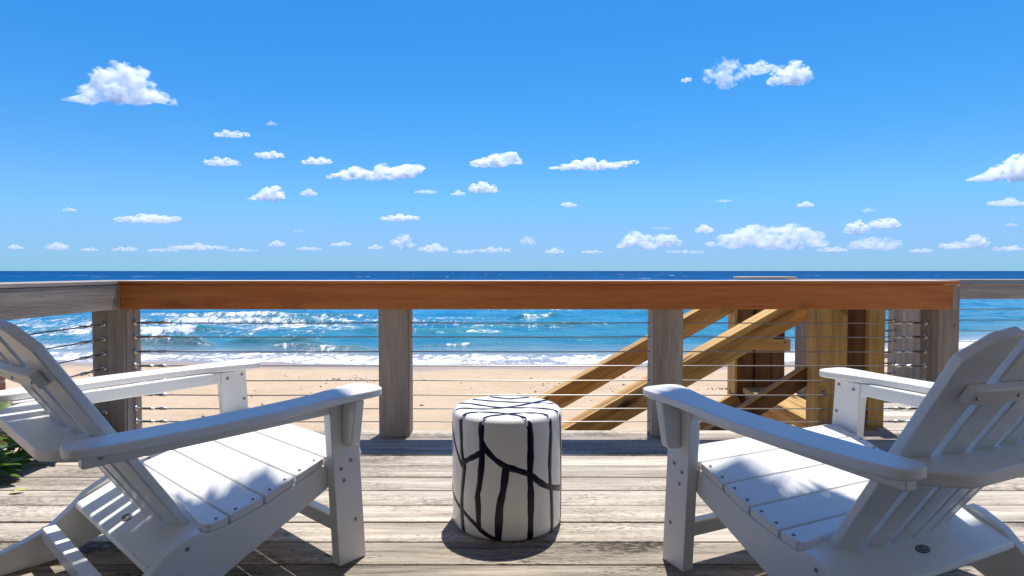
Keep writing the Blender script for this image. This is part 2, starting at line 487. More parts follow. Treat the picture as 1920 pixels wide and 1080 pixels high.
def sea_z(X, Y):
    u = Y - waterline(X)
    warp = 1.6 * fbm2(X * 0.07, Y * 0.05, 3, 21)
    amp = sstep(1.5, 14, u)
    ph = (u + warp * 2.2)
    z = amp * (0.10 * np.sin(ph * 0.62) + 0.055 * np.sin(ph * 1.31 + X * 0.11) + 0.16 * fbm2(X * 0.16, Y * 0.42, 4, 31) + 0.07 * fbm2(X * 0.7, Y * 1.4, 3, 41))
    z = z + 0.018 * fbm2(X * 1.2, Y * 2.0, 3, 43)
    foam = np.zeros_like(X); crest = np.zeros_like(X)
    # standing and breaking crests: (distance out, x centre, half length, height, thickness, foam, seed)
    for (u0, xc, hl, h, w, fo, sd_) in ((4.6, -10.2, 3.6, 0.30, 0.55, 0.52, 1), (5.4, -19.5, 3.4, 0.62, 0.75, 0.50, 2), (6.8, -13.5, 3.8, 0.42, 0.7, 0.12, 12),
                                        (24.0, 2.2, 3.4, 0.50, 0.9, 0.06, 3), (21.0, -22.0, 9.0, 0.45, 0.9, 0.70, 4), (26.0, -24.0, 16.0, 0.40, 1.0, 0.62, 5),
                                        (15.5, 9.0, 6.0, 0.28, 0.9, 0.05, 6), (13.0, -26.0, 8.0, 0.45, 0.8, 0.8, 7), (37.0, -2.0, 9.0, 0.45, 1.0, 0.55, 8),
                                        (30.0, 18.0, 9.0, 0.35, 1.0, 0.1, 9), (37.0, -26.0, 11.0, 0.5, 1.1, 0.5, 10), (7.0, -3.5, 2.4, 0.16, 0.5, 0.48, 11), (13.5, -6.0, 7.0, 0.34, 0.8, 0.1, 13), (18.5, 3.0, 8.0, 0.30, 0.8, 0.08, 14)):
        line = u - u0 - 0.9 * fbm2(X * 0.13, X * 0 + sd_, 3, sd_ * 7)
        env = sstep(hl, hl * 0.45, np.abs(X - xc + 0.6 * fbm2(X * 0.4, Y * 0.4, 2, sd_)))
        prof = np.where(line < 0, np.exp(-(line / (w * 0.55)) ** 2), np.exp(-(line / (w * 1.7)) ** 2))
        z = z + h * env * prof * (1 + 0.25 * fbm2(X * 0.9, Y * 0.9, 3, sd_ + 60))
        crest = np.maximum(crest, env * prof * min(1.0, h / 0.45))
        foam = np.maximum(foam, fo * env * np.maximum(bump1(line, -0.35 * w, w * 0.8), 0.75 * bump1(line, -1.3 * w, w * 1.3)))
    n = fbm2(X * 0.22, Y * 0.5, 4, 77)
    # swash sheet along the sand
    sw = sstep(-0.4, 0.25, u) * sstep(4.3, 1.8, u + 1.5 * n)
    foam = np.maximum(foam, sw * (0.72 + 0.25 * n))
    # old surf drifting over the left half
    band = lambda a, b: sstep(a - 1.2, a + 1.0, u + 1.5 * n) * sstep(b + 1.6, b - 1.0, u + 1.5 * n)
    left = sstep(-4, -15, X + 3.0 * n)
    foam = np.maximum(foam, left * (0.52 * band(15.5, 23.5) + 0.36 * band(9, 15)))
    midl = sstep(3, -4, X + 3.0 * n)
    foam = np.maximum(foam, midl * 0.44 * band(12.5, 26))
    foam = np.maximum(foam, 0.40 * band(34, 38) * sstep(24, 6, np.abs(X + 4)))
    foam = np.maximum(foam, sstep(-18, -26, X) * 0.48 * band(3, 14))
    # thin edge of the sheet
    z = np.where(u < 3, z * sstep(-0.2, 3, u) , z)
    zs, _ = sand_z(X, Y)
    sheet = np.maximum(SEA + z, zs + 0.012)
    z_out = np.where(u < -0.45 + 0.25 * n, zs - 0.15, sheet)
    return z_out, {'foam': np.clip(foam, 0, 1), 'crest': crest, 'out': np.clip(u, 0, 400)}

def sea_material(name, far=False):
    m, N, L = new_mat(name)
    geo = nd(N, 'ShaderNodeNewGeometry')
    def nz(sx, sy, detail=5.0, rough=0.6, dist=0.0):
        mm = nd(N, 'ShaderNodeMapping'); mm.inputs['Scale'].default_value = (sx, sy, 1.0)
        L.new(geo.outputs['Position'], mm.inputs[0])
        n = nd(N, 'ShaderNodeTexNoise', i_Scale=1.0, i_Detail=detail, i_Roughness=rough, i_Distortion=dist)
        L.new(mm.outputs[0], n.inputs['Vector'])
        return n.outputs[0]
    bs = nd(N, 'ShaderNodeBsdfPrincipled', i_Roughness=0.10, i_IOR=1.33)
    bs.inputs['Specular IOR Level'].default_value = 0.22
    if far:
        sep = nd(N, 'ShaderNodeSeparateXYZ'); L.new(geo.outputs['Position'], sep.inputs[0])
        tone = nz(0.004, 0.0012, 4.0)
        fine = nz(0.05, 0.006, 5.0, 0.7)
        d = math_n(N, L, 'MULTIPLY', sep.outputs[1], 1.0 / 900.0)
        d = math_n(N, L, 'MULTIPLY_ADD', tone, 0.5, math_n(N, L, 'ADD', d, -0.25), clamp=True)
        body = ramp(N, L, d, [(0.0, (0.003, 0.11, 0.25)), (0.35, (0.001, 0.083, 0.22)), (1.0, (0.0005, 0.066, 0.19))])
        body = mixc(N, L, nd_smooth(N, L, fine, 0.35, 0.7), mixc(N, L, 0.35, body, (0.001, 0.02, 0.09)), body)
        cap = nz(0.11, 0.010, 4.0, 0.75)
        foam = nd_smooth(N, L, cap, 0.665, 0.71)
        hgt = math_n(N, L, 'MULTIPLY_ADD', nz(0.5, 1.0, 4.0), 0.5, math_n(N, L, 'MULTIPLY', nz(0.05, 0.12, 4.0), 2.0))
        dist_ = 1.2
    else:
        at = nd(N, 'ShaderNodeAttribute', attribute_name='out')
        af = nd(N, 'ShaderNodeAttribute', attribute_name='foam')
        tone = nz(0.06, 0.16, 4.0)
        d = math_n(N, L, 'MULTIPLY', at.outputs['Fac'], 1.0 / 70.0)
        ta = math_n(N, L, 'MULTIPLY', math_n(N, L, 'ADD', tone, -0.5), nd_smooth(N, L, at.outputs['Fac'], 2.0, 16.0))
        d = math_n(N, L, 'MULTIPLY_ADD', ta, 0.5, d, clamp=True)
        body = ramp(N, L, d, [(0.0, (0.46, 0.40, 0.36)), (0.03, (0.42, 0.40, 0.39)), (0.06, (0.17, 0.26, 0.27)), (0.12, (0.038, 0.205, 0.26)), (0.35, (0.024, 0.215, 0.34)), (0.7, (0.017, 0.205, 0.365)), (1.0, (0.008, 0.135, 0.29))])
        rip = nz(0.30, 0.42, 5.0, 0.65, 0.4)
        body = mixc(N, L, nd_smooth(N, L, rip, 0.36, 0.66), mixc(N, L, 0.40, body, (0.004, 0.07, 0.18)), body)
        ac = nd(N, 'ShaderNodeAttribute', attribute_name='crest')
        body = mixc(N, L, math_n(N, L, 'MULTIPLY', ac.outputs['Fac'], 0.6, clamp=True), body, (0.07, 0.24, 0.20))
        fn = nz(1.7, 0.80, 9.0, 0.78, 0.9)
        fn2 = nz(0.14, 0.20, 4.0, 0.6, 0.5)
        f0 = math_n(N, L, 'MULTIPLY_ADD', math_n(N, L, 'ADD', fn, -0.5), 2.1, af.outputs['Fac'])
        f0 = math_n(N, L, 'MULTIPLY_ADD', math_n(N, L, 'ADD', fn2, -0.5), 1.0, f0)
        foam = math_n(N, L, 'MULTIPLY', nd_smooth(N, L, f0, 0.46, 0.74), nd_smooth(N, L, af.outputs['Fac'], 0.0, 0.10))
        hgt = math_n(N, L, 'MULTIPLY_ADD', nz(2.2, 4.5, 4.0), 0.12, math_n(N, L, 'MULTIPLY', nz(0.5, 1.2, 4.0), 0.45))
        hgt = math_n(N, L, 'MULTIPLY_ADD', foam, 0.10, hgt)
        dist_ = 0.55
    c = mixc(N, L, foam, body, (0.78, 0.79, 0.79))
    if far:
        df = nd(N, 'ShaderNodeBsdfDiffuse'); L.new(c, df.inputs['Color'])
        gl = nd(N, 'ShaderNodeBsdfGlossy', i_Roughness=0.25)
        b = nd(N, 'ShaderNodeBump', i_Strength=0.8, i_Distance=dist_)
        L.new(hgt, b.inputs['Height']); L.new(b.outputs[0], gl.inputs['Normal']); L.new(b.outputs[0], df.inputs['Normal'])
        mx = nd(N, 'ShaderNodeMixShader'); mx.inputs[0].default_value = 0.05
        L.new(df.outputs[0], mx.inputs[1]); L.new(gl.outputs[0], mx.inputs[2])
        o = nd(N, 'ShaderNodeOutputMaterial'); L.new(mx.outputs[0], o.inputs['Surface'])
        N.remove(bs)
        return m
    L.new(c, bs.inputs['Base Color'])
    L.new(math_n(N, L, 'MULTIPLY_ADD', foam, 0.7, 0.10), bs.inputs['Roughness'])
    b = nd(N, 'ShaderNodeBump', i_Strength=0.8, i_Distance=dist_)
    L.new(hgt, b.inputs['Height']); L.new(b.outputs[0], bs.inputs['Normal'])
    o = nd(N, 'ShaderNodeOutputMaterial')
    L.new(bs.outputs[0], o.inputs['Surface'])
    return m

xs = np.unique(np.concatenate([np.linspace(-110, -45, 110), np.linspace(-45, 50, 420), np.linspace(50, 130, 110)]))
ys = np.unique(np.concatenate([np.linspace(24.5, 50, 300), np.linspace(50, 120, 260)]))
surf = link('surf_water', grid_mesh('surf_water', xs, ys, sea_z), sea_material('surf_water'))
tag(surf, 'turquoise surf with white foam rolling onto the sand', 'sea', kind='structure')

def far_z(X, Y):
    return SEA + 0.12 * fbm2(X * 0.02, Y * 0.06, 3, 3) * sstep(120, 200, Y) - 0.12, {}
ys = np.concatenate([np.linspace(119, 600, 120), np.geomspace(620, 90000, 60)])
xs = np.concatenate([-np.geomspace(90000, 420, 40), np.linspace(-400, 400, 120), np.geomspace(420, 90000, 40)])
sea = link('sea', grid_mesh('sea', xs, ys, far_z), sea_material('open_sea', far=True))
tag(sea, 'deep blue open sea out to the horizon', 'sea', kind='structure')

# ------------------------------------------------------------------ deck and landing planks
P = 0.1522
deck = empty('deck', (0, 0, 0))
tag(deck, 'weathered grey timber deck of long boards above the beach', 'deck', kind='structure')
DX0, DX1 = -2.27, 4.7
y1 = 3.2965
me = box_mesh(DX1 - DX0, P - 0.0088, 0.032); me.materials.append(MAT['deck'])
me_worn = me.copy(); me_worn.materials.clear(); me_worn.materials.append(MAT['deck_worn'])
for k in range(36):
    ya = y1 - k * P
    link('plank', me if k < 9 else me_worn, None, deck, ((DX0 + DX1) / 2 + random.uniform(-0.006, 0.006), ya - P / 2, -0.016 + random.uniform(-0.0012, 0.0012)), (R(random.uniform(-0.25, 0.25)), 0, 0), 0.003)
board('rim_joist', DX0 + 0.02, DX1, 3.23, 3.27, -0.26, -0.034, MAT['grey_wood'], deck)
board('rim_joist', DX0 + 0.02, DX0 + 0.06, -2.1, 3.228, -0.26, -0.034, MAT['grey_wood'], deck, axis='Y')
for x in (-2.0, -0.4, 1.2, 2.8):
    board('support_post', x - 0.07, x + 0.07, 2.9, 3.04, -2.9, -0.036, MAT['grey_wood'], deck, axis='Z')
    board('joist', x - 0.02, x + 0.02, -2.1, 2.89, -0.26, -0.034, MAT['grey_wood'], deck, axis='Y')

landing = empty('landing', (2.0, 3.3, 0))
tag(landing, 'small landing of weathered boards with two new pine edge boards at the stair head', 'landing', kind='structure')
LO = (2.0, 3.3, 0)
me = box_mesh(4.7 - 2.085, P - 0.0055, 0.032)
for k in range(8):
    link('plank', me, MAT['deck'], landing, ((4.7 + 2.085) / 2 - 2.0, y1 + 0.004 + (k + 0.5) * P - 3.3, -0.016), (0, 0, 0), 0.003)
board('plank', 1.78, 1.93, 3.302, 4.50, -0.038, 0.002, MAT['pine'], landing, axis='Y', origin=LO)
board('plank', 1.935, 2.081, 3.302, 4.50, -0.038, 0.0015, MAT['pine'], landing, axis='Y', origin=LO)
board('rim_joist', 1.80, 1.84, 3.32, 4.50, -0.20, -0.04, MAT['pine'], landing, axis='Y', origin=LO)
board('rim_joist', 2.1, 4.7, 4.46, 4.50, -0.26, -0.034, MAT['grey_wood'], landing, origin=LO)
for x, y in ((1.93, 4.38), (3.4, 4.38), (4.5, 4.38)):
    board('support_post', x - 0.07, x + 0.07, y - 0.07, y + 0.07, -2.9, -0.042, MAT['grey_wood'], landing, axis='Z', origin=LO)

# ------------------------------------------------------------------ cable railings
CZ = (0.614, 0.534, 0.454, 0.374, 0.293, 0.212, 0.137, 0.066)
flange_me = tube_mesh([(0, 0, 0), (0.004, 0, 0), (0.008, 0, 0), (0.010, 0, 0)], [0.016, 0.016, 0.011, 0.007], 14)
stud_me = tube_mesh([(0.008, 0, 0), (0.075, 0, 0), (0.077, 0, 0), (0.088, 0, 0), (0.09, 0, 0), (0.13, 0, 0), (0.132, 0, 0), (0.168, 0, 0), (0.17, 0, 0), (0.20, 0, 0)],
                    [0.0062, 0.0062, 0.009, 0.009, 0.0055, 0.0055, 0.0085, 0.0085, 0.005, 0.005], 10)
nut_me = tube_mesh([(0, 0, 0), (0.008, 0, 0), (0.013, 0, 0)], [0.012, 0.012, 0.006], 8)
for m_ in (flange_me, stud_me, nut_me):
    for p in m_.polygons: p.use_smooth = len(p.vertices) == 4
    m_.materials.append(MAT['steel'])

def post(par, org, x0, x1, ya, yb, ztop=0.826, z0=-0.25, mat='grey_wood'):
    """Square post with thin cladding boards that leave a seam near one edge."""
    return board('post', x0, x1, ya, yb, z0, ztop, MAT[mat], par, axis='Z', bevel=0.006, origin=org)

# --- front railing
fo = (0, 3.2, 0)
fr = empty('front_railing', fo)
tag(fr, 'long deck railing facing the sea with an orange-brown top board, grey posts and steel cables', 'railing')
FP = [(-2.26, -2.09), (-0.719, -0.562), (0.766, 0.922), (2.292, 2.407)]
posts = []
for x0, x1 in FP:
    p = post(fr, fo, x0, x1, 3.146, 3.292, z0=0.0)
    posts.append(p)
# trim strips on post sides (the seam lines on the sides of the posts)
for (x, s) in ((-2.09, 1), (-0.562, 1), (0.766, -1)):
    xa, xb = (x, x + 0.004) if s > 0 else (x - 0.004, x)
    board('post_trim', xa, xb, 3.165, 3.225, 0.003, 0.690, MAT['grey_wood'], fr, axis='Z', bevel=0.001, origin=fo)
    board('post_trim', xa, xb, 3.229, 3.287, 0.003, 0.690, MAT['grey_wood'], fr, axis='Z', bevel=0.001, origin=fo)
board('fascia_board', -2.079, 2.339, 3.108, 3.1455, 0.696, 0.827, MAT['orange_wood'], fr, bevel=0.003, origin=fo)
board('rear_fascia_board', -2.25, 2.36, 3.2925, 3.32, 0.70, 0.827, MAT['grey_wood'], fr, bevel=0.003, origin=fo)
board('end_board', 2.341, 2.366, 3.112, 3.1455, 0.696, 0.827, MAT['grey_wood'], fr, axis='Z', bevel=0.002, origin=fo)
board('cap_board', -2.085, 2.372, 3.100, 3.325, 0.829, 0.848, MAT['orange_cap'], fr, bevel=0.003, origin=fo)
cy_ = 3.236
for z in CZ:
    zz = z + random.uniform(-0.002, 0.002)
    sag = random.uniform(0.0, 0.004)
    pts = []
    for i in range(13):
        t = i / 12
        pts.append((-2.086 + (2.292 + 2.086) * t, cy_ - fo[1], zz - sag * math.sin(math.pi * ((t * 3) % 1.0))))
    cb = link('cable', tube_mesh(pts, 0.0034, 6), MAT['cable'], fr, smooth=True)
    link('flange', flange_me, None, cb, (-2.086, cy_ - fo[1], zz))
    link('turnbuckle', stud_me, None, cb, (-2.086, cy_ - fo[1], zz))
    link('flange', flange_me, None, cb, (2.291, cy_ - fo[1], zz), (0, 0, R(180)))
    link('turnbuckle', stud_me, None, cb, (2.291, cy_ - fo[1], zz), (0, 0, R(180)))

# --- left railing
lo_ = (-2.2, 1.0, 0)
lr = empty('side_railing', lo_)
tag(lr, 'grey weathered side railing with cables running towards the viewer at the left', 'railing')
board('fascia_board', -2.128, -2.088, -1.6, 3.106, 0.696, 0.827, MAT['grey_wood'], lr, axis='Y', origin=lo_)
board('fascia_corner', -2.128, -2.081, 3.1075, 3.144, 0.6965, 0.8265, MAT['grey_wood'], lr, axis='Y', bevel=0.002, origin=lo_)
board('cap_board', -2.31, -2.0865, -1.6, 3.325, 0.829, 0.848, MAT['grey_wood'], lr, axis='Y', origin=lo_)
board('rear_fascia_board', -2.30, -2.272, -1.6, 3.29, 0.70, 0.827, MAT['grey_wood'], lr, axis='Y', origin=lo_)
for y in (1.35, -0.4):
    post(lr, lo_, -2.26, -2.13, y, y + 0.14, z0=0.0)
for z in CZ:
    zz = z + random.uniform(-0.002, 0.002)
    x = -2.197 + 0.0
    cb = link('cable', tube_mesh([(x - lo_[0], -1.6 - lo_[1], zz), (x - lo_[0], 1.0 - lo_[1], zz - 0.002), (x - lo_[0], 3.14 - lo_[1], zz)], 0.0034, 6), MAT['cable'], lr, smooth=True)
    link('flange', flange_me, None, cb, (x - lo_[0], 3.145 - lo_[1], zz), (0, 0, R(-90)))
    link('turnbuckle', stud_me, None, cb, (x - lo_[0], 3.145 - lo_[1], zz), (0, 0, R(-90)))

# --- far railing at the landing
go = (3.4, 4.3, 0)
gr = empty('landing_railing', go)
tag(gr, 'grey weathered cable railing along the landing, farther out behind the right chair', 'railing')
post(gr, go, 2.107, 2.272, 4.20, 4.36, z0=0.0)
lp = post(gr, go, 2.850, 3.010, 4.285, 4.44, z0=0.0)
post(gr, go, 4.4, 4.56, 4.285, 4.44, z0=0.0)
board('fascia_board', 2.10, 4.7, 4.245, 4.2825, 0.696, 0.815, MAT['grey_wood'], gr, origin=go)
board('cap_board', 2.10, 4.7, 4.235, 4.47, 0.820, 0.838, MAT['grey_wood'], gr, origin=go)
for z in CZ:
    cb = link('cable', tube_mesh([(2.272 - go[0], 0.06, z), (2.85 - go[0], 0.06, z)], 0.0034, 6), MAT['cable'], gr, smooth=True)
    link('turnbuckle', stud_me, None, cb, (2.849 - go[0], 0.06, z), (0, 0, R(180)))
    link('nut', nut_me, None, cb, (2.849 - go[0], 0.06, z), (0, 0, R(180)))
    link('cable', tube_mesh([(3.011 - go[0], 0.06, z), (4.4 - go[0], 0.06, z)], 0.0034, 6), MAT['cable'], gr, smooth=True)

# ------------------------------------------------------------------ timber stairs down to the beach
so = (0.4, 4.0, -2.6)
st = empty('beach_stairs', so)
tag(st, 'yellow treated pine staircase with sloping handrails descending to the beach', 'stairs')
PI_, PD = MAT['pine'], MAT['pine_dark']
run, rise, slope = 0.297, 0.17, 0.570
sl = Vector((1, 0, slope)).normalized()
nrm = Vector((-sl.z, 0, sl.x))
for k in range(1, 16):
    x1_ = 1.78 - (k - 1) * run
    z = -rise * k
    board('tread', x1_ - run - 0.02, x1_ - 0.004, 3.61, 4.52, z - 0.038, z, PI_, st, axis='Y', origin=so)
for y in (3.585, 4.545):
    a = Vector((1.80, y, -0.16)); b = Vector((1.80 - 15.2 * run, y, -0.16 - 15.2 * run * slope))
    beam('stringer', a, b, 0.04, 0.26, PI_, st, so)
def handrail(y, xtop, ztop, xend):
    # (xtop, ztop) is on the lit top edge; the rail is a flat cap over an edge-on board
    L_ = (xtop - xend) / sl.x
    p0 = Vector((xtop, y, ztop)); p1 = p0 - sl * L_
    beam('handrail_cap', p0 - nrm * 0.018, p1 - nrm * 0.018, 0.14, 0.036, PI_, st, so)
    beam('handrail_board', p0 - nrm * 0.0985, p1 - nrm * 0.0985, 0.04, 0.122, PI_, st, so)
handrail(3.60, 1.757, 0.606 + (1.757 - 1.487) * slope, -2.2)
handrail(4.66, 1.84, 0.534 + (1.84 - 1.358) * slope, -2.2)
for x in (-0.2, -1.9):
    for y in (3.60, 4.66):
        zt = 0.606 + (x - 1.487) * slope - 0.19
        board('post', x - 0.045, x + 0.045, y - 0.045 + 0.08 * (1 if y < 4 else -1), y + 0.045 + 0.08 * (1 if y < 4 else -1), zt - 1.1, zt, PI_, st, axis='Z', origin=so)
# lower brace board on the near side of the stair head
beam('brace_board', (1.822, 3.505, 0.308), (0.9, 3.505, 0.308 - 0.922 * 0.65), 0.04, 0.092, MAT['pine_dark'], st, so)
beam('brace_lit_edge', (1.818, 3.505, 0.3705), (0.9, 3.505, 0.3705 - 0.918 * 0.65), 0.05, 0.012, PI_, st, so)  # lighter strip paints in the brace board's sunlit top edge
# near newel: two posts with a dark board set back between them
board('newel_post', 1.762, 1.932, 3.365, 3.50, -2.9, 0.80, PI_, st, axis='Z', bevel=0.005, origin=so)
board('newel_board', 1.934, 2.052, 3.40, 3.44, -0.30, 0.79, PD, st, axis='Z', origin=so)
board('newel_post', 2.054, 2.148, 3.365, 3.50, -0.30, 0.80, PI_, st, axis='Z', bevel=0.005, origin=so)
# far newel: a pair of posts, a block and a flat cap showing above the rail
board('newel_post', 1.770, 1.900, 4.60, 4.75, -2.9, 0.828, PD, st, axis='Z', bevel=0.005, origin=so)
board('newel_lit_side', 1.752, 1.7695, 4.59, 4.75, -0.3, 0.828, PI_, st, axis='Z', bevel=0.002, origin=so)  # lighter slab puts the light on the post's left face into colour
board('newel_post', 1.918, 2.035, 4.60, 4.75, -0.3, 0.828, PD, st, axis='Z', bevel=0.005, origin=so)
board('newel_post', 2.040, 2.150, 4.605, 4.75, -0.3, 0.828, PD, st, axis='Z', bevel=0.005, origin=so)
board('block', 1.90, 2.172, 4.555, 4.598, 0.275, 0.368, PI_, st, bevel=0.004, origin=so)
board('newel_cap', 1.81, 2.215, 4.56, 4.80, 0.8385, 0.8545, MAT['pine_cap'], st, bevel=0.004, origin=so)

# carriage bolts and washers on the stair posts
bolt_me = tube_mesh([(0, 0, 0), (0.004, 0, 0), (0.008, 0, 0)], [0.013, 0.013, 0.006], 10); bolt_me.materials.append(MAT['screw'])
for (x, y, z) in ((1.80, 3.364, 0.20), (2.10, 3.364, 0.20), (2.13, 4.554, 0.34)):
    link('bolt', bolt_me, None, st, (x - so[0], y - so[1], z - so[2]), (0, 0, R(-90)))
for (x, z) in ((2.38, 0.60), (2.38, 0.25), (-2.11, 0.76)):
    link('screw', bolt_me, None, fr, (x, (3.145 if x > 0 else 3.1465) - fo[1], z), (0, 0, R(-90))).scale = (0.5, 0.5, 0.5)

# ------------------------------------------------------------------ adirondack chairs
screw_me = tube_mesh([(0, 0, 0), (0.0015, 0, 0), (0.0025, 0, 0)], [0.0046, 0.0046, 0.0034], 12)
screw_me.materials.append(MAT['screw'])
recess_me = tube_mesh([(0, 0, 0), (0.0006, 0, 0)], [0.0078, 0.0078], 14)
recess_me.materials.append(plain('screw_washer', (0.66, 0.65, 0.62), rough=0.45))

def smooth_outline(pts, n=6):
    """Closed Catmull-Rom outline through pts."""
    out = []
    m = len(pts)
    for i in range(m):
        p0, p1, p2, p3 = (Vector(pts[(i + k - 1) % m]) for k in range(4))
        for j in range(n):
            t = j / n
            out.append(tuple(0.5 * ((2 * p1) + (-p0 + p2) * t + (2 * p0 - 5 * p1 + 4 * p2 - p3) * t * t + (-p0 + 3 * p1 - 3 * p2 + p3) * t ** 3)))
    return out

def arm_z(y):
    return 0.541 + 0.0165 * (y - 0.05)

def chair_meshes():
    M = {}
    # front leg, leaning back a little towards the top
    M['front_leg'] = prism([(-0.060, 0.0), (0.036, 0.0), (0.006, 0.513), (-0.090, 0.513)], 0.352, 0.390)
    # arm: wide rounded paddle in front, narrower and bowed outward further back
    ol = smooth_outline([(0.322, 0.030), (0.345, -0.060), (0.372, -0.170), (0.384, -0.310), (0.384, -0.460), (0.374, -0.620), (0.370, -0.704), (0.385, -0.736), (0.430, -0.740),
                         (0.462, -0.714), (0.482, -0.620), (0.494, -0.470), (0.490, -0.320), (0.474, -0.190), (0.466, -0.080), (0.466, 0.025), (0.446, 0.058), (0.395, 0.066), (0.345, 0.062)], 4)
    n = len(ol)
    T = 0.024
    v = [(x, y, arm_z(y)) for x, y in ol] + [(x, y, arm_z(y) - T) for x, y in ol]
    f = [tuple(range(n)), tuple(range(n, 2 * n))[::-1]] + [(i, n + i, n + (i + 1) % n, (i + 1) % n) for i in range(n)]
    M['arm'] = mesh_py('arm', v, f)
    M['arm_rail'] = prism([(-0.0885, arm_z(-0.0885) - 0.0245), (-0.700, arm_z(-0.70) - 0.0245), (-0.700, arm_z(-0.70) - 0.066), (-0.0875, arm_z(-0.0875) - 0.068)], 0.3545, 0.3885)
    br = [(0.3905, 0.5145), (0.462, 0.5145), (0.446, 0.420), (0.440, 0.388), (0.435, 0.377), (0.424, 0.372), (0.3905, 0.372)]
    M['arm_bracket'] = prism(br, -0.048, -0.016, 'XZ')
    # side rail that carries the seat and runs down into the back foot
    prof = [(0.012, 0.300), (0.008, 0.333), (-0.084, 0.311), (-0.179, 0.278), (-0.272, 0.246), (-0.369, 0.223), (-0.428, 0.215), (-0.440, 0.226), (-0.470, 0.222), (-0.530, 0.190),
            (-0.567, 0.153), (-0.620, 0.108), (-0.690, 0.080), (-0.770, 0.058), (-0.835, 0.040), (-0.850, 0.020), (-0.845, 0.0), (-0.620, 0.0), (-0.545, 0.018), (-0.440, 0.060), (-0.340, 0.112), (-0.250, 0.154), (-0.080, 0.232)]
    M['side_rail'] = prism(prof, 0.316, 0.3515)
    return M

CM = chair_meshes()
_mirror = {}
def mirrored(me):
    if me.name not in _mirror:
        c = me.copy(); c.transform(Matrix.Scale(-1, 4, (1, 0, 0))); c.flip_normals()
        _mirror[me.name] = c
    return _mirror[me.name]

SEAT = [(0.045, 0.338), (0.004, 0.352), (-0.084, 0.335), (-0.179, 0.302), (-0.272, 0.270), (-0.369, 0.247), (-0.430, 0.237)]
def make_slat(i):
    th = 0.0225; g = 0.003
    if i == 0:   # front slat with a rounded nose; it is notched round the legs
        top = [(-0.084 + g, 0.335), (-0.04, 0.3445), (-0.005, 0.350), (0.025, 0.346), (0.045, 0.334), (0.052, 0.316), (0.046, 0.304)]
        bot = [(0.030, 0.306), (0.020, 0.319), (-0.005, 0.3265), (-0.04, 0.322), (-0.084 + g, 0.3125)]
        return prism(top + bot, -0.349, 0.349)
    (ya, za), (yb, zb) = SEAT[i + 1], SEAT[i + 2]
    if i < 4:
        return prism([(ya - g, za), (yb + g, zb), (yb + g, zb - th), (ya - g, za - th)], -0.3505, 0.3505)
    # rear slat: curved cut-out behind
    ol = [(-0.3505, ya - g), (-0.3505, yb + 0.012), (-0.335, yb), (-0.29, yb + 0.002)]
    for k in range(11):
        t = k / 10
        ol.append((-0.27 + 0.54 * t, yb + 0.006 + 0.020 * math.sin(math.pi * t)))
    ol += [(0.29, yb + 0.002), (0.335, yb), (0.3505, yb + 0.012), (0.3505, ya - g)]
    zf = lambda y: za + (zb - za) * (y - ya) / (yb - ya)
    n = len(ol)
    v = [(x, y, zf(y)) for x, y in ol] + [(x, y, zf(y) - th) for x, y in ol]
    f = [tuple(range(n)), tuple(range(n, 2 * n))[::-1]] + [(k, n + k, n + (k + 1) % n, (k + 1) % n) for k in range(n)]
    return mesh_py('seat_slat', v, f)
SLATS = [make_slat(i) for i in range(5)]

RB = 0.633                                  # recline of the back: y falls 0.633 for each unit of height
def back_pt(s, h, off=0.0):
    """s = -1..1 across the back, h = height; off = distance behind the front face."""
    half = 0.244 + (h - 0.211) * (0.347 - 0.244) / (0.742 - 0.211) if h < 0.742 else 0.347
    x = s * half
    cl = 0.036 * (1 - s * s)                # middle slats sit a little deeper: the back is hollow
    y = -0.438 + 0.020 - RB * (h - 0.211) - cl
    k = 1 / math.sqrt(1 + RB * RB)
    return Vector((x, y - off * k, h - off * RB * k))
def top_h(s):
    return 0.832 - 0.060 * abs(s) ** 1.7 - (0.03 * max(0, abs(s) - 0.86) / 0.14)
NB = 6
def make_back_slat(i):
    gap = 0.088
    s0 = -1 + 2 * i / NB + (gap / 2 if i > 0 else 0)
    s1 = -1 + 2 * (i + 1) / NB - (gap / 2 if i < NB - 1 else 0)
    rows = 14; cols = 4; th = 0.024
    v = []; f = []
    for side in (0, 1):
        for r in range(rows + 1):
            for c in range(cols + 1):
                s = s0 + (s1 - s0) * c / cols
                h = 0.195 + (top_h(s) - 0.195) * r / rows
                v.append(back_pt(s, h, th * side))
    W = cols + 1; S = (rows + 1) * W
    for r in range(rows):
        for c in range(cols):
            a = r * W + c
            f.append((a, a + 1, a + W + 1, a + W)); f.append((S + a, S + a + W, S + a + W + 1, S + a + 1))
    for r in range(rows):
        a = r * W; f.append((a, a + W, S + a + W, S + a)); a += cols; f.append((a, S + a, S + a + W, a + W))
    for c in range(cols):
        f.append((c, S + c, S + c + 1, c + 1)); a = rows * W + c; f.append((a, a + 1, S + a + 1, S + a))
    return mesh_py('back_slat', v, f)
BACKS = [make_back_slat(i) for i in range(NB)]

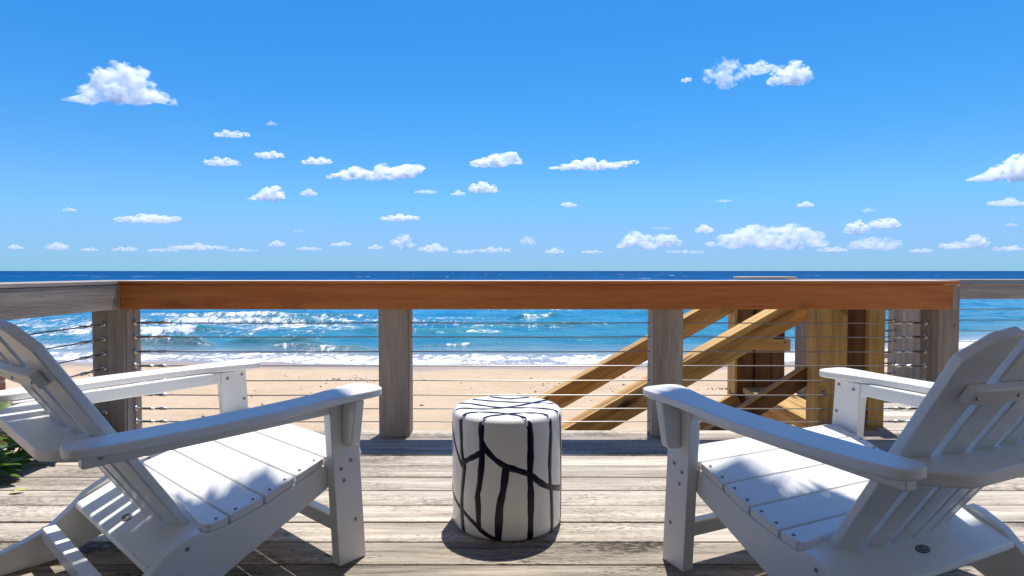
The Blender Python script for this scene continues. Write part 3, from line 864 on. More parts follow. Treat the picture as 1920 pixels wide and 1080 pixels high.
def back_brace_mesh():
    n = 16; v = []; f = []
    zt, zb = 0.4985, 0.468
    for i in range(n + 1):
        t = -1 + 2 * i / n
        x = 0.352 * t
        s = max(-1, min(1, x / 0.31))
        yf = back_pt(s, zt, 0.025).y - 0.001
        if abs(t) > 0.9: yf = min(yf, back_pt(1, zt, 0.025).y)
        yr = -0.755 + 0.075 * max(0.0, (abs(t) - 0.72) / 0.28) ** 1.5
        v += [(x, yf, zt), (x, yr, zt), (x, yr, zb), (x, back_pt(s, zb, 0.025).y - 0.001 if False else yf + 0.0, zb)]
    for i in range(n):
        a = i * 4; b = a + 4
        for k in range(4):
            f.append((a + k, a + (k + 1) % 4, b + (k + 1) % 4, b + k))
    f += [(0, 3, 2, 1), (n * 4, n * 4 + 1, n * 4 + 2, n * 4 + 3)]
    return mesh_py('back_brace', v, f)
BRACE = back_brace_mesh()
def upper_brace_mesh():
    n = 12; v = []; f = []
    for i in range(n + 1):
        s = -0.87 + 1.74 * i / n
        for h, o in ((0.694, 0.0245), (0.694, 0.046), (0.660, 0.046), (0.660, 0.0245)):
            v.append(back_pt(s, h, o))
    for i in range(n):
        a = i * 4; b = a + 4
        for k in range(4):
            f.append((a + k, a + (k + 1) % 4, b + (k + 1) % 4, b + k))
    f += [(0, 3, 2, 1), (n * 4, n * 4 + 1, n * 4 + 2, n * 4 + 3)]
    return mesh_py('upper_brace', v, f)
UPPER = upper_brace_mesh()
PLATE = prism([(-0.400, 0.218), (-0.424, 0.2245), (-0.556, 0.168), (-0.561, 0.152), (-0.548, 0.145), (-0.405, 0.198)], -0.3155, 0.3155)
def badge_mesh(rx, ry, w=None):
    n = 28
    if w is None:
        v = [(rx * math.cos(2 * math.pi * k / n), ry * math.sin(2 * math.pi * k / n), 0.0012) for k in range(n)] + [(rx * 1.04 * math.cos(2 * math.pi * k / n), ry * 1.04 * math.sin(2 * math.pi * k / n), 0) for k in range(n)]
        return mesh_py('badge', v, [tuple(range(n))] + [(k, n + k, n + (k + 1) % n, (k + 1) % n) for k in range(n)])
    v = [(rx * q * math.cos(2 * math.pi * k / n), ry * q * math.sin(2 * math.pi * k / n), 0.0017) for q in (1, w) for k in range(n)]
    return mesh_py('ring', v, [(k, (k + 1) % n, n + (k + 1) % n, n + k) for k in range(n)])
BADGE, RING = badge_mesh(0.024, 0.0125), badge_mesh(0.0205, 0.0098, 0.9)
def scribble():
    pts = [(-0.013 + 0.026 * k / 30, 0.0035 * math.sin(k * 1.25) + 0.0012 * math.sin(k * 0.5), 0.0016) for k in range(31)]
    return tube_mesh(pts, 0.0006, 4)
SCRIB = scribble()

def make_chair(loc, heading, label):
    c = empty('adirondack_chair', loc, -heading)
    tag(c, label, 'chair', 'white adirondack chairs on the deck')
    W = MAT['poly_white']
    for s in (1, -1):
        g = (lambda me: me) if s > 0 else mirrored
        leg = link('front_leg', g(CM['front_leg']), W, c, bevel=0.003, seg=2)
        xo = s * 0.3903
        for (y, z) in ((-0.018, 0.318), (-0.052, 0.300), (-0.042, 0.262), (-0.002, 0.13)):
            rot = (0, 0, 0) if s > 0 else (0, 0, R(180))
            rc = link('screw_washer', recess_me, None, leg, (xo, y, z), rot)
            link('screw', screw_me, None, leg, (xo, y, z), rot)
        for (y, z) in ((-0.010, 0.497), (-0.065, 0.488), (-0.002, 0.40)):
            rot = (0, 0, R(180)) if s > 0 else (0, 0, 0)
            link('screw_washer', recess_me, None, leg, (s * 0.3517, y, z), rot)
            link('screw', screw_me, None, leg, (s * 0.3517, y, z), rot)
        link('arm', g(CM['arm']), W, c, bevel=0.005, seg=3)
        rl = link('arm_rail', g(CM['arm_rail']), W, c, bevel=0.004)
        rot = (0, 0, 0) if s > 0 else (0, 0, R(180))
        link('screw_washer', recess_me, None, rl, (s * 0.3886, -0.665, 0.484), rot); link('screw', screw_me, None, rl, (s * 0.3886, -0.665, 0.484), rot)
        link('arm_bracket', g(CM['arm_bracket']), W, c, bevel=0.004)
        sr = link('side_rail', g(CM['side_rail']), W, c, bevel=0.004)
        link('screw_washer', recess_me, None, sr, (s * 0.3517, -0.475, 0.195), rot); link('screw', screw_me, None, sr, (s * 0.3517, -0.475, 0.195), rot)
    for i, sm in enumerate(SLATS):
        sl_ = link('seat_slat', sm, W, c, bevel=0.003)
        ya, za = SEAT[i + 1]; yb, zb = SEAT[i + 2]
        if i == 0: continue
        tilt = math.atan2(za - zb, ya - yb)
        for t in ((0.25, 0.75) if i < 4 else (0.45,)):
            for s in (1, -1):
                link('screw', screw_me, None, sl_, (s * 0.333, ya + (yb - ya) * t, za + (zb - za) * t + 0.0005), (0, R(-90), 0))
    for bm_ in BACKS:
        link('back_slat', bm_, W, c, bevel=0.004, seg=2)
    link('back_brace', BRACE, W, c, bevel=0.004)
    ub = link('upper_brace', UPPER, W, c, bevel=0.004)
    for i in range(NB):
        s = -1 + 2 * (i + 0.5) / NB
        if abs(s) < 0.86:
            q = back_pt(s, 0.677, 0.0462)
            link('screw', screw_me, None, ub, q, (0, 0, R(-90)))
    pl = link('lower_brace', PLATE, W, c, bevel=0.004)
    tilt = math.atan2(0.2245 - 0.168, 0.556 - 0.424)
    bd = link('badge', BADGE, MAT['badge'], pl, (0.0, -0.507, 0.1895), (tilt, 0, 0))
    link('badge_ring', RING, MAT['badge_light'], bd)
    link('badge_script', SCRIB, MAT['badge_light'], bd)
    link('rear_stretcher', prism([(-0.645, 0.075), (-0.610, 0.075), (-0.610, 0.118), (-0.645, 0.118)], -0.3155, 0.3155), W, c, bevel=0.004)
    link('front_stretcher', prism([(-0.055, 0.098), (-0.020, 0.098), (-0.020, 0.142), (-0.055, 0.142)], -0.3515, 0.3515), W, c, bevel=0.004)
    return c

make_chair((-0.781, 2.057, 0.0), R(40.6), 'white adirondack chair at the left, beside the corner post and the shrub')
make_chair((0.840, 1.9415, 0.0), R(-24.5), 'white adirondack chair at the right, in front of the stair posts')

# ------------------------------------------------------------------ ceramic garden stool
sx, sy, sr_, sh = -0.018, 2.107, 0.197, 0.413
stool = empty('garden_stool', (sx, sy, 0))
tag(stool, 'white glazed ceramic drum stool painted with dark branching lines, between the chairs', 'stool')
prof = [(0.0, 0.002), (0.182, 0.002), (0.190, 0.006), (0.1945, 0.014), (0.196, 0.03), (0.1972, 0.2), (0.1968, 0.384), (0.1950, 0.397), (0.1900, 0.4060), (0.1820, 0.4110), (0.170, 0.4132), (0.12, 0.4142), (0.0, 0.4145)]
def stool_r(z):
    for (r0, z0), (r1, z1) in zip(prof[1:], prof[2:]):
        if z0 <= z <= z1 and z1 > z0:
            return r0 + (r1 - r0) * (z - z0) / (z1 - z0)
    return prof[-1][0]
def top_z(rr):
    q = prof[-1:0:-1]
    for (r0, z0), (r1, z1) in zip(q, q[1:]):
        if r0 <= rr <= r1 and r1 > r0:
            return z0 + (z1 - z0) * (rr - r0) / (r1 - r0)
    return 0.392
n = 96
v = []; f = []
for r_, z_ in prof:
    for k in range(n):
        th = 2 * math.pi * k / n
        v.append((max(r_, 1e-4) * math.sin(th), -max(r_, 1e-4) * math.cos(th), z_))
for i in range(len(prof) - 1):
    for k in range(n):
        f.append((i * n + k, i * n + (k + 1) % n, (i + 1) * n + (k + 1) % n, (i + 1) * n + k))
link('drum', mesh_py('drum', v, f), MAT['ceramic'], stool, smooth=True)

def stroke(points3, normals, widths, name='painted_line'):
    """A slightly raised brush stroke that follows the glaze."""
    v = []; f = []
    m = len(points3)
    for i in range(m):
        p = points3[i]; nn = normals[i]
        t = (points3[min(i + 1, m - 1)] - points3[max(i - 1, 0)]).normalized()
        b = t.cross(nn).normalized()
        w = widths[i] * 0.62
        for q, hgt in ((-1, 0.0001), (-0.8, 0.0010), (0, 0.0013), (0.8, 0.0010), (1, 0.0001)):
            e = p + b * (w * q)
            rad = math.hypot(e.x, e.y)
            if abs(nn.z) < 0.5:
                rr = stool_r(e.z)
                e = Vector((e.x / rad * rr, e.y / rad * rr, e.z))
            v.append(e + nn * hgt)
    for i in range(m - 1):
        for q in range(4):
            a = i * 5 + q
            f.append((a, a + 1, a + 6, a + 5))
    link(name, mesh_py('stroke', v, f), MAT['ink'], stool, smooth=True)

def spline(pts, n=8):
    out = []
    for i in range(len(pts) - 1):
        p0 = Vector(pts[max(i - 1, 0)]); p1 = Vector(pts[i]); p2 = Vector(pts[i + 1]); p3 = Vector(pts[min(i + 2, len(pts) - 1)])
        for j in range(n):
            t = j / n
            out.append(0.5 * ((2 * p1) + (-p0 + p2) * t + (2 * p0 - 5 * p1 + 4 * p2 - p3) * t * t + (-p0 + 3 * p1 - 3 * p2 + p3) * t ** 3))
    out.append(Vector(pts[-1]))
    return out

def side_stroke(pts, w, ph=0.0):
    q = spline(pts)
    P3, NN, WW = [], [], []
    for i, (th, z) in enumerate(q):
        z = max(0.006, min(0.392, z)); a = R(th); rr = stool_r(z)
        P3.append(Vector((rr * math.sin(a), -rr * math.cos(a), z)))
        NN.append(Vector((math.sin(a), -math.cos(a), 0)))
        WW.append(w * (1 + 0.09 * math.sin(i * 0.35 + ph) + 0.06 * math.sin(i * 0.9 + ph * 2)))
    stroke(P3, NN, WW)

def top_stroke(pts, w, ph=0.0):
    q = spline(pts)
    P3, NN, WW = [], [], []
    for i, (x, y) in enumerate(q):
        rr = math.hypot(x, y)
        if rr > 0.186:
            x, y = x * 0.186 / rr, y * 0.186 / rr; rr = 0.186
        P3.append(Vector((x, y, top_z(rr) + 0.0004)))
        NN.append(Vector((0, 0, 1)))
        WW.append(w * (1 + 0.2 * math.sin(i * 0.6 + ph)))
    stroke(P3, NN, WW)

side_stroke([(-53.2, 0.398), (-52.3, 0.339), (-50.7, 0.276), (-47.0, 0.234), (-50.9, 0.14), (-51.6, 0.074), (-48.8, 0.004)], 0.0165, 0.3)
side_stroke([(-24.9, 0.398), (-25.3, 0.356), (-24.3, 0.293), (-26.9, 0.198), (-29.4, 0.152), (-29.0, 0.121), (-28.4, 0.044)], 0.0175, 1.1)
side_stroke([(21.1, 0.398), (23.3, 0.375), (23.9, 0.3), (23.4, 0.225), (24.2, 0.161), (24.2, 0.098), (23.8, 0.004)], 0.0190, 2.0)
side_stroke([(48.3, 0.398), (49.8, 0.348), (48.1, 0.253), (48.8, 0.181), (51.0, 0.14), (52.8, 0.004)], 0.0150, 2.9)
side_stroke([(70.2, 0.397), (72.5, 0.343), (75, 0.242), (77, 0.10), (76, 0.004)], 0.014, 3.3)
side_stroke([(-24.3, 0.328), (-15.0, 0.291), (-2.2, 0.26), (10.4, 0.244), (22.8, 0.225), (34.4, 0.193), (47.3, 0.166), (70.1, 0.139), (88, 0.12), (110, 0.15)], 0.0165, 0.8)
side_stroke([(-0.4, 0.255), (-3.1, 0.18), (-6.7, 0.117), (-8.2, 0.004)], 0.0200, 1.7)
side_stroke([(-49.1, 0.247), (-40.6, 0.266), (-30, 0.287), (-25.5, 0.300)], 0.0150, 2.2)
side_stroke([(-80, 0.36), (-70.5, 0.317), (-62.6, 0.285), (-49.8, 0.232)], 0.0120, 0.2)
side_stroke([(-84, 0.14), (-71.2, 0.11), (-52.6, 0.086), (-35.8, 0.058), (-22.8, 0.03), (-9.5, 0.009)], 0.0125, 2.6)
for th in (100, 128, 156, 184, 212, 240, 266):
    side_stroke([(th, 0.397), (th + 3, 0.3), (th - 2, 0.2), (th + 2, 0.1), (th, 0.004)], 0.016, th * 0.1)
top_stroke([(-0.156, -0.142), (-0.144, -0.115), (-0.093, -0.102), (-0.041, -0.110), (0.011, -0.131), (0.045, -0.155), (0.068, -0.180)], 0.0125, 0.4)
top_stroke([(-0.079, -0.172), (-0.052, -0.152), (-0.008, -0.134), (0.036, -0.118), (0.088, -0.113), (0.128, -0.123), (0.140, -0.136)], 0.0125, 1.4)
top_stroke([(-0.186, -0.050), (-0.149, -0.042), (-0.102, -0.056), (-0.056, -0.056), (-0.003, -0.033), (0.051, 0.002), (0.107, 0.053), (0.155, 0.098)], 0.0125, 2.4)
top_stroke([(-0.175, 0.044), (-0.127, 0.023), (-0.077, -0.010), (-0.030, -0.033), (0.037, -0.039), (0.110, -0.044), (0.163, -0.064), (0.178, -0.080)], 0.0125, 0.9)
top_stroke([(-0.129, 0.101), (-0.074, 0.075), (-0.025, 0.060), (0.052, 0.044), (0.114, 0.038), (0.172, 0.032)], 0.0125, 1.9)
top_stroke([(-0.066, 0.147), (-0.033, 0.127), (0.003, 0.107), (0.038, 0.117), (0.082, 0.141)], 0.0125, 3.1)

# ------------------------------------------------------------------ shrub at the left edge of the deck
LEAF = leaf_mat('glossy_shrub_leaf', (0.035, 0.085, 0.012), (0.20, 0.31, 0.045), 0.4)
TWIG = plain('brown_twig', (0.12, 0.08, 0.045), rough=0.8)
def leaf_mesh(L_, W_, fold=0.25, n=5):
    v = []; f = []
    for i in range(n + 1):
        t = i / n
        w = W_ * math.sin(math.pi * min(1, t * 0.93 + 0.05)) ** 0.8
        z = -0.35 * L_ * t * t
        v += [(-w, L_ * t, z + w * fold), (0, L_ * t, z), (w, L_ * t, z + w * fold)]
    for i in range(n):
        a = i * 3
        f += [(a, a + 1, a + 4, a + 3), (a + 1, a + 2, a + 5, a + 4)]
    return mesh_py('leaf', v, f)
leaf_mes = [leaf_mesh(0.085, 0.022), leaf_mesh(0.065, 0.019), leaf_mesh(0.10, 0.024), leaf_mesh(0.055, 0.014)]
for m_ in leaf_mes:
    m_.materials.append(LEAF)
    for p in m_.polygons: p.use_smooth = True
shrub = empty('shrub', (-2.45, 2.75, -0.3))
tag(shrub, 'low leafy green shrub crowding the deck edge at the far left', 'shrub')
rs = random.Random(11)
for k in range(14):
    bx, by = rs.uniform(-0.28, 0.12), rs.uniform(-0.75, 0.30)
    tx, ty, tz = bx + rs.uniform(-0.12, 0.22), by + rs.uniform(-0.15, 0.15), rs.uniform(0.28, 0.50)
    link('stem', tube_mesh([(bx, by, -0.1), ((bx + tx) / 2, (by + ty) / 2, tz * 0.55), (tx, ty, tz)], [0.008, 0.006, 0.003], 6), TWIG, shrub)
for k in range(296):
    y = rs.uniform(-0.45, 0.42)
    x = rs.uniform(-0.25, 0.27)
    hmax = 0.58 - 0.66 * max(0.0, x + 0.02) - 0.10 * abs(y)
    z = hmax * rs.uniform(0.70, 1.0) if k % 3 else hmax * rs.uniform(0.35, 0.75)
    if x > 0.17:
        z = max(z, 0.315 + 0.05 * rs.random())
    lf = link('leaf', rs.choice(leaf_mes), None, shrub, (x, y, z), (rs.uniform(-0.2, 0.9), rs.uniform(-0.6, 0.6), rs.uniform(0, 6.283)))
    lf.scale = (rs.uniform(1.15, 1.75),) * 3
link('undergrowth', tube_mesh([(-0.1, -0.6, 0.0), (-0.1, -0.35, 0.08), (-0.1, 0.1, 0.10), (-0.1, 0.45, 0.02)], [0.05, 0.2, 0.22, 0.08], 12), plain('dark_undergrowth', (0.012, 0.022, 0.006), rough=0.9), shrub)
fl = link('fallen_leaf', leaf_mes[3].copy(), None, None, (-1.98, 2.36, 0.012), (0.1, 0, 1.9))
fl.data.materials.clear(); fl.data.materials.append(plain('yellow_fallen_leaf', (0.5, 0.48, 0.06), rough=0.6))
tag(fl, 'small yellow fallen leaf lying on the deck near the shrub', 'leaf')

# brick pillar, only a sliver of it shows at the picture's left edge
pil = empty('brick_pillar', (-4.085, 4.25, -2.7))
tag(pil, 'red brick pillar just at the left edge beyond the side railing', 'pillar')
brick_mat = plain('red_brick', (0.30, 0.12, 0.075), rough=0.85, noise_amt=0.3, noise_scale=9.0)
link('mortar_core', prism([(-0.21, 0.0), (0.21, 0.0), (0.21, 2.82), (-0.21, 2.82)], -0.21, 0.21), plain('mortar', (0.42, 0.38, 0.33), rough=0.9), pil)
bme = box_mesh(0.205, 0.10, 0.062); bme.materials.append(brick_mat)
for r in range(38):
    z = 0.04 + r * 0.0745
    for q in (-1, 1):
        sft = 0.0
        for (dx, dy, rz) in ((q * 0.1085, -0.168, 0), (q * 0.1085, 0.168, 0)):
            link('brick', bme, None, pil, (dx, dy, z), (0, 0, rz), 0.003, 1)

# ------------------------------------------------------------------ beach litter, driftwood and a sail
def sand_h(x, y):
    return float(sand_z(np.array([[x]], float), np.array([[y]], float))[0][0, 0])
rs = random.Random(5)
v = []; f = []
spots = [(rs.uniform(-17, 12), rs.uniform(13.0, 22.5)) for _ in range(110)]
spots += [(-5.6 + rs.gauss(0, 1.1), 21.6 + rs.gauss(0, 0.35)) for _ in range(45)] + [(2.6 + rs.gauss(0, 1.6), 19.4 + rs.gauss(0, 0.5)) for _ in range(26)] + [(6.8 + rs.gauss(0, 0.35), 18.9 + rs.gauss(0, 0.1)) for _ in range(26)]
for (x, y) in spots:
    L_ = rs.choice((0.03, 0.04, 0.05, 0.06, 0.08, 0.12, 0.17)); W_ = L_ * rs.uniform(0.25, 0.6); a = rs.uniform(0, 3.14); z = sand_h(x, y)
    m0 = len(v); kk = 7
    for k in range(kk):
        th = 2 * math.pi * k / kk; rr = rs.uniform(0.6, 1.0)
        px, py = L_ * rr * math.cos(th), W_ * rr * math.sin(th)
        v.append((x + px * math.cos(a) - py * math.sin(a), y + px * math.sin(a) + py * math.cos(a), z - 0.01))
    v.append((x, y, z + rs.uniform(0.015, 0.05)))
    for k in range(kk):
        f.append((m0 + k, m0 + (k + 1) % kk, m0 + kk))
weed = link('seaweed', mesh_py('seaweed', v, f), plain('dry_brown_seaweed', (0.10, 0.055, 0.025), rough=0.9, noise_amt=0.5, noise_scale=2.0))
tag(weed, 'scattered dry brown seaweed scraps on the sand', 'seaweed', kind='stuff')

dw = link('driftwood_log', tube_mesh([(-0.7, 0, 0.10), (-0.2, 0.04, 0.16), (0.3, 0.0, 0.20), (0.8, 0.1, 0.13), (1.15, 0.12, 0.22)], [0.10, 0.17, 0.19, 0.13, 0.05], 10), MAT['grey_wood'], None, (18.0, 28.0, sand_h(18.0, 28.0) - 0.05), (0, 0, 0.3), smooth=True)
tag(dw, 'bleached driftwood log on the sand between the stair posts and the corner post', 'driftwood')

bo = empty('sailboat', (790.0, 5400.0, SEA))
tag(bo, 'tiny white sailboat on the horizon', 'sailboat')
link('hull', prism([(-7, 0.2), (7, 0.2), (8.5, 2.0), (-7.5, 1.7)], -1.8, 1.8, 'XZ'), plain('white_hull', (0.75, 0.75, 0.75), rough=0.4), bo)
link('mast', tube_mesh([(0.5, 0, 1.6), (0.5, 0, 21.0)], 0.35, 6), plain('mast_metal', (0.5, 0.5, 0.5), rough=0.4), bo)
link('sail', prism([(0.1, 3.2), (0.1, 20.0), (-5.5, 3.0)], -0.1, 0.1, 'XZ'), plain('sail_cloth', (0.8, 0.8, 0.78), rough=0.8), bo)

# ------------------------------------------------------------------ unseen house added behind the viewer, to hold back sky and bounce light
ho = (0, -2.3, -2.7)
hs = empty('added_house', ho)
tag(hs, 'sand coloured house with a covered porch, added unseen behind the viewer to block sky light', 'house')
wall_mat = plain('sand_coloured_render', (0.70, 0.65, 0.57), rough=0.85, noise_amt=0.08, noise_scale=3.0)
roof_mat = plain('pale_porch_boards', (0.60, 0.55, 0.48), rough=0.8, noise_amt=0.2)
def hb(name, x0, x1, y0, y1_, z0, z1, mat, par=hs):
    return board(name, x0, x1, y0, y1_, z0, z1, mat, par, bevel=0.004, origin=ho)
hb('wall', -5.6, -1.9, -2.6, -2.3, -2.7, 3.0, wall_mat); hb('wall', 1.9, 5.6, -2.6, -2.3, -2.7, 3.0, wall_mat)
hb('wall', -1.898, 1.898, -2.6, -2.3, 2.25, 3.0, wall_mat); hb('wall', -1.898, 1.898, -2.6, -2.3, -2.7, -0.04, wall_mat)
hb('side_wall', -5.6, -5.3, -8.0, -2.602, -2.7, 3.0, wall_mat); hb('side_wall', 5.3, 5.6, -8.0, -2.602, -2.7, 3.0, wall_mat); hb('back_wall', -5.6, 5.6, -8.3, -8.002, -2.7, 3.0, wall_mat)
dg = plain('dark_door_glass', (0.05, 0.055, 0.06), rough=0.06, noise_amt=0.05)
for x in (-1.25, 0.0, 1.25):
    d_ = hb('door', x - 0.6, x + 0.6, -2.50, -2.44, -0.036, 2.245, MAT['poly_white'])
    g_ = link('pane', box_mesh(1.0, 0.07, 2.05), dg, d_)
    link('handle', tube_mesh([(0.54, 0.05, -0.15), (0.54, 0.05, 0.15)], 0.012, 8), MAT['steel'], d_)
hb('added_porch_roof', -5.8, 5.8, -8.4, 0.55, 3.002, 3.14, roof_mat)  # roof added to screen off sky light from behind
hb('gutter', -5.8, 5.8, 0.552, 0.62, 3.03, 3.16, MAT['poly_white'])
for x in (-5.2, 5.2):
    hb('porch_post', x - 0.08, x + 0.08, 0.25, 0.41, -2.7, 3.0, MAT['poly_white'])

# ------------------------------------------------------------------ coconut palms behind the viewer that shade the near half of the chairs
PALM = leaf_mat('palm_leaflet', (0.075, 0.105, 0.018), (0.155, 0.175, 0.035), 0.5)
RACH = plain('palm_stalk', (0.22, 0.24, 0.06), rough=0.6)
BARK = plain('grey_palm_bark', (0.22, 0.185, 0.145), rough=0.9, noise_amt=0.3, noise_scale=6.0)
def frond_mesh(Lf, droop, seed):
    rr = random.Random(seed)
    v = []; f = []
    def pt(t):
        return Vector((Lf * (t - 0.10 * t * t), 0, Lf * (0.34 * t - droop * t * t)))
    N = 62
    for i in range(1, N + 1):
        t = 0.10 + 0.9 * i / N
        p = pt(t); d = (pt(min(1, t + 0.01)) - pt(t - 0.01)).normalized()
        ll = 0.80 * (math.sin(math.pi * min(1.0, t * 0.86 + 0.12)) ** 0.75) * rr.uniform(0.85, 1.1) + 0.12
        for s in (-1, 1):
            out = (Vector((0, s, 0)) * 0.9 + d * 0.55 + Vector((0, 0, -0.30 - 0.25 * rr.random()))).normalized()
            w = 0.036
            side = d * w
            tip = p + out * ll + Vector((0, 0, -0.20 * ll))
            mid = p + out * ll * 0.55 + Vector((0, 0, 0.02))
            m0 = len(v)
            v += [p - side, p + side, mid + side * 0.8, mid - side * 0.8, tip]
            f += [(m0, m0 + 1, m0 + 2, m0 + 3), (m0 + 3, m0 + 2, m0 + 4)]
    me = bpy.data.meshes.new('frond')
    me.from_pydata([tuple(q) for q in v], [], f)
    me.materials.append(PALM)
    st_ = tube_mesh([pt(k / 12) for k in range(13)], [0.028 * (1 - 0.8 * k / 12) + 0.004 for k in range(13)], 6)
    st_.materials.append(RACH)
    return me, st_
FRONDS = [frond_mesh(3.3, 0.42, 1), frond_mesh(3.0, 0.55, 2), frond_mesh(3.4, 0.30, 3)]
def palm(base, crown, label, seed, tips, nf=9, y_lim=1.3):
    """tips: where on the deck the sun throws the shadow of the foremost fronds' tips."""
    rr = random.Random(seed)
    t = empty('palm_tree', base)
    tag(t, label, 'palm tree', 'palms behind the viewer')
    b = Vector(base); c = Vector(crown)
    pts = [b + (c - b) * (k / 9) + Vector((0, -0.5, 0)) * math.sin(math.pi * k / 9) for k in range(10)]
    link('trunk', tube_mesh([p - b for p in pts], [0.17 - 0.07 * k / 9 for k in range(10)], 12), BARK, t, smooth=True)
    def add(i, sc, lift, a):
        fr_ = link('frond', FRONDS[i][0], None, t, c - b, (0, lift, a))
        fr_.scale = (sc,) * 3
        link('stalk', FRONDS[i][1], None, fr_)
    kx, ky = sd.x / sd.z, sd.y / sd.z
    LEN = ((3.3, 0.42), (3.0, 0.55), (3.4, 0.30))
    for j, (gx, gy) in enumerate(tips):
        i = j % 3
        Lf, dr = LEN[i]
        z = c.z - 0.5
        for _ in range(8):
            x, y = gx + kx * z, gy - 0.10 + ky * z
            r_ = math.hypot(x - c.x, y - c.y)
            sc = r_ / (0.9 * Lf)
            z = c.z + Lf * sc * (0.34 - dr)
        add(i, sc, 0.0, math.atan2(y - c.y, x - c.x))
    for k in range(nf):
        a = 2 * math.pi * (k + 0.35 * rr.random()) / nf
        i = k % 3
        sc = rr.uniform(0.85, 1.0)
        reach = 0.9 * LEN[i][0] * sc
        if c.y + reach * math.sin(a) > y_lim:
            sc *= max(0.4, (y_lim - c.y) / (reach * math.sin(a)))
        add(i, sc, rr.uniform(-0.15, 0.25), a)
    return t
palm((-4.6, -0.7, -2.75), (-1.25, 0.15, 4.0), 'coconut palm behind the viewer on the left, shading the left chair', 3,
     [(-2.05, 1.50), (-1.72, 1.50), (-1.42, 1.46), (-1.14, 1.54), (-0.92, 1.63), (-0.70, 1.66), (-0.50, 1.58), (-0.30, 1.46)])
palm((5.6, -0.7, -2.75), (1.15, 0.10, 4.1), 'coconut palm behind the viewer on the right, shading the right chair', 8,
     [(0.12, 1.44), (0.36, 1.60), (0.56, 1.66), (0.76, 1.60), (0.96, 1.62), (1.20, 1.60), (1.46, 1.56), (1.75, 1.52), (2.05, 1.5)])

# ------------------------------------------------------------------ clouds: lumpy bodies of scattering vapour, each one a thing of its own
def cloud_mesh(hw, hh, hd, lumps, seed, sub=5, flat=0.75):
    """Star-shaped hull round a row of puffs, roughened at several scales. Half-sizes in metres."""
    rr = random.Random(seed)
    bm = bmesh.new()
    bmesh.ops.create_icosphere(bm, subdivisions=sub, radius=1.0)
    co = np.array([v_.co[:] for v_ in bm.verts])
    # directions stretched so that long clouds are sampled evenly
    d = co * np.array([hw, hd, hh]); d /= np.linalg.norm(d, axis=1)[:, None]
    best = np.full(len(d), 0.02 * hh)
    for (lx, lz, lr) in lumps:
        c = np.array([lx * hw, rr.uniform(-0.3, 0.3) * hd, lz * hh]); r_ = lr * hh
        s = np.array([1.0, min(1.6, hd / hh), 1.0])          # each puff slightly deeper than tall
        dd = d / s; cc = c / s
        A = (dd * dd).sum(1); B = (dd * cc).sum(1); C = (cc * cc).sum() - r_ * r_
        disc = B * B - A * C
        t = np.where(disc > 0, (B + np.sqrt(np.maximum(disc, 0))) / A, 0)
        best = np.maximum(best, t)
    p = d * best[:, None]
    sc = 1.0 / hh
    off = Vector((seed * 3.7, seed * 1.3, seed * 2.1))
    out = []
    for q, dr in zip(p, d):
        w = Vector(q * sc) + off
        nz = 0.0; a = 0.30; fq = 1.7
        for o in range(5):
            nz += a * (0.5 - abs(mnoise.noise(w * fq + Vector((o * 9.1, 0, 0)))) * 1.7) if o < 4 else a * mnoise.noise(w * fq)
            a *= 0.60; fq *= 2.05
        e = Vector(q) + Vector(dr) * (nz * hh * 1.25 + 0.06 * hh)
        if e.z < -flat * hh * 0.45:
            e.z = -flat * hh * 0.45 + (e.z + flat * hh * 0.45) * 0.5
        out.append(e)
    for v_, e in zip(bm.verts, out):
        v_.co = e
    me = bpy.data.meshes.new('cloud')
    bm.to_mesh(me); bm.free()
    return me

def cloud_mat(density, hh, seed):
    m, N, L = new_mat('cloud_vapour')
    tc = nd(N, 'ShaderNodeTexCoord')
    mp_ = nd(N, 'ShaderNodeMapping')
    mp_.inputs['Scale'].default_value = (1.7 / hh, 1.7 / hh, 2.3 / hh)
    mp_.inputs['Location'].default_value = (seed * 5.3, seed * 2.9, seed * 1.7)
    L.new(tc.outputs['Object'], mp_.inputs[0])
    nz = nd(N, 'ShaderNodeTexNoise', i_Scale=1.0, i_Detail=6.0, i_Roughness=0.62)
    L.new(mp_.outputs[0], nz.inputs['Vector'])
    d = math_n(N, L, 'MULTIPLY', nd_smooth(N, L, nz.outputs[0], 0.43, 0.74), density * 6.0)
    vs = nd(N, 'ShaderNodeVolumeScatter')
    vs.inputs['Color'].default_value = (1, 1, 1, 1)
    vs.inputs['Anisotropy'].default_value = 0.45
    L.new(d, vs.inputs['Density'])
    o = nd(N, 'ShaderNodeOutputMaterial')
    L.new(vs.outputs[0], o.inputs['Volume'])
    return m

def add_cloud(px, py, w, h, lumps, label, thick=6.0, alt=900.0, sub=4, seed=1):
    """Angular place and size as seen from the deck (in units of 1/1100 rad), at a cloud base altitude."""
    el = (508.0 - (py + h * 0.3)) / 1100.0
    D = alt / el
    x = (px - 960.0) / 1100.0 * D
    z = 0.9 + (508.0 - py) / 1100.0 * D
    hw, hh = w / 2200.0 * D, h / 2200.0 * D
    hd = max(hh * 0.9, min(hw * 0.6, hh * 1.6))
    me = cloud_mesh(hw, hh, hd, lumps, seed, sub)
    o = link('cloud', me, cloud_mat(thick / (2 * hh), hh, seed), None, (x, D, z))
    tag(o, label, 'cloud', 'fair-weather clouds over the sea')
    return o

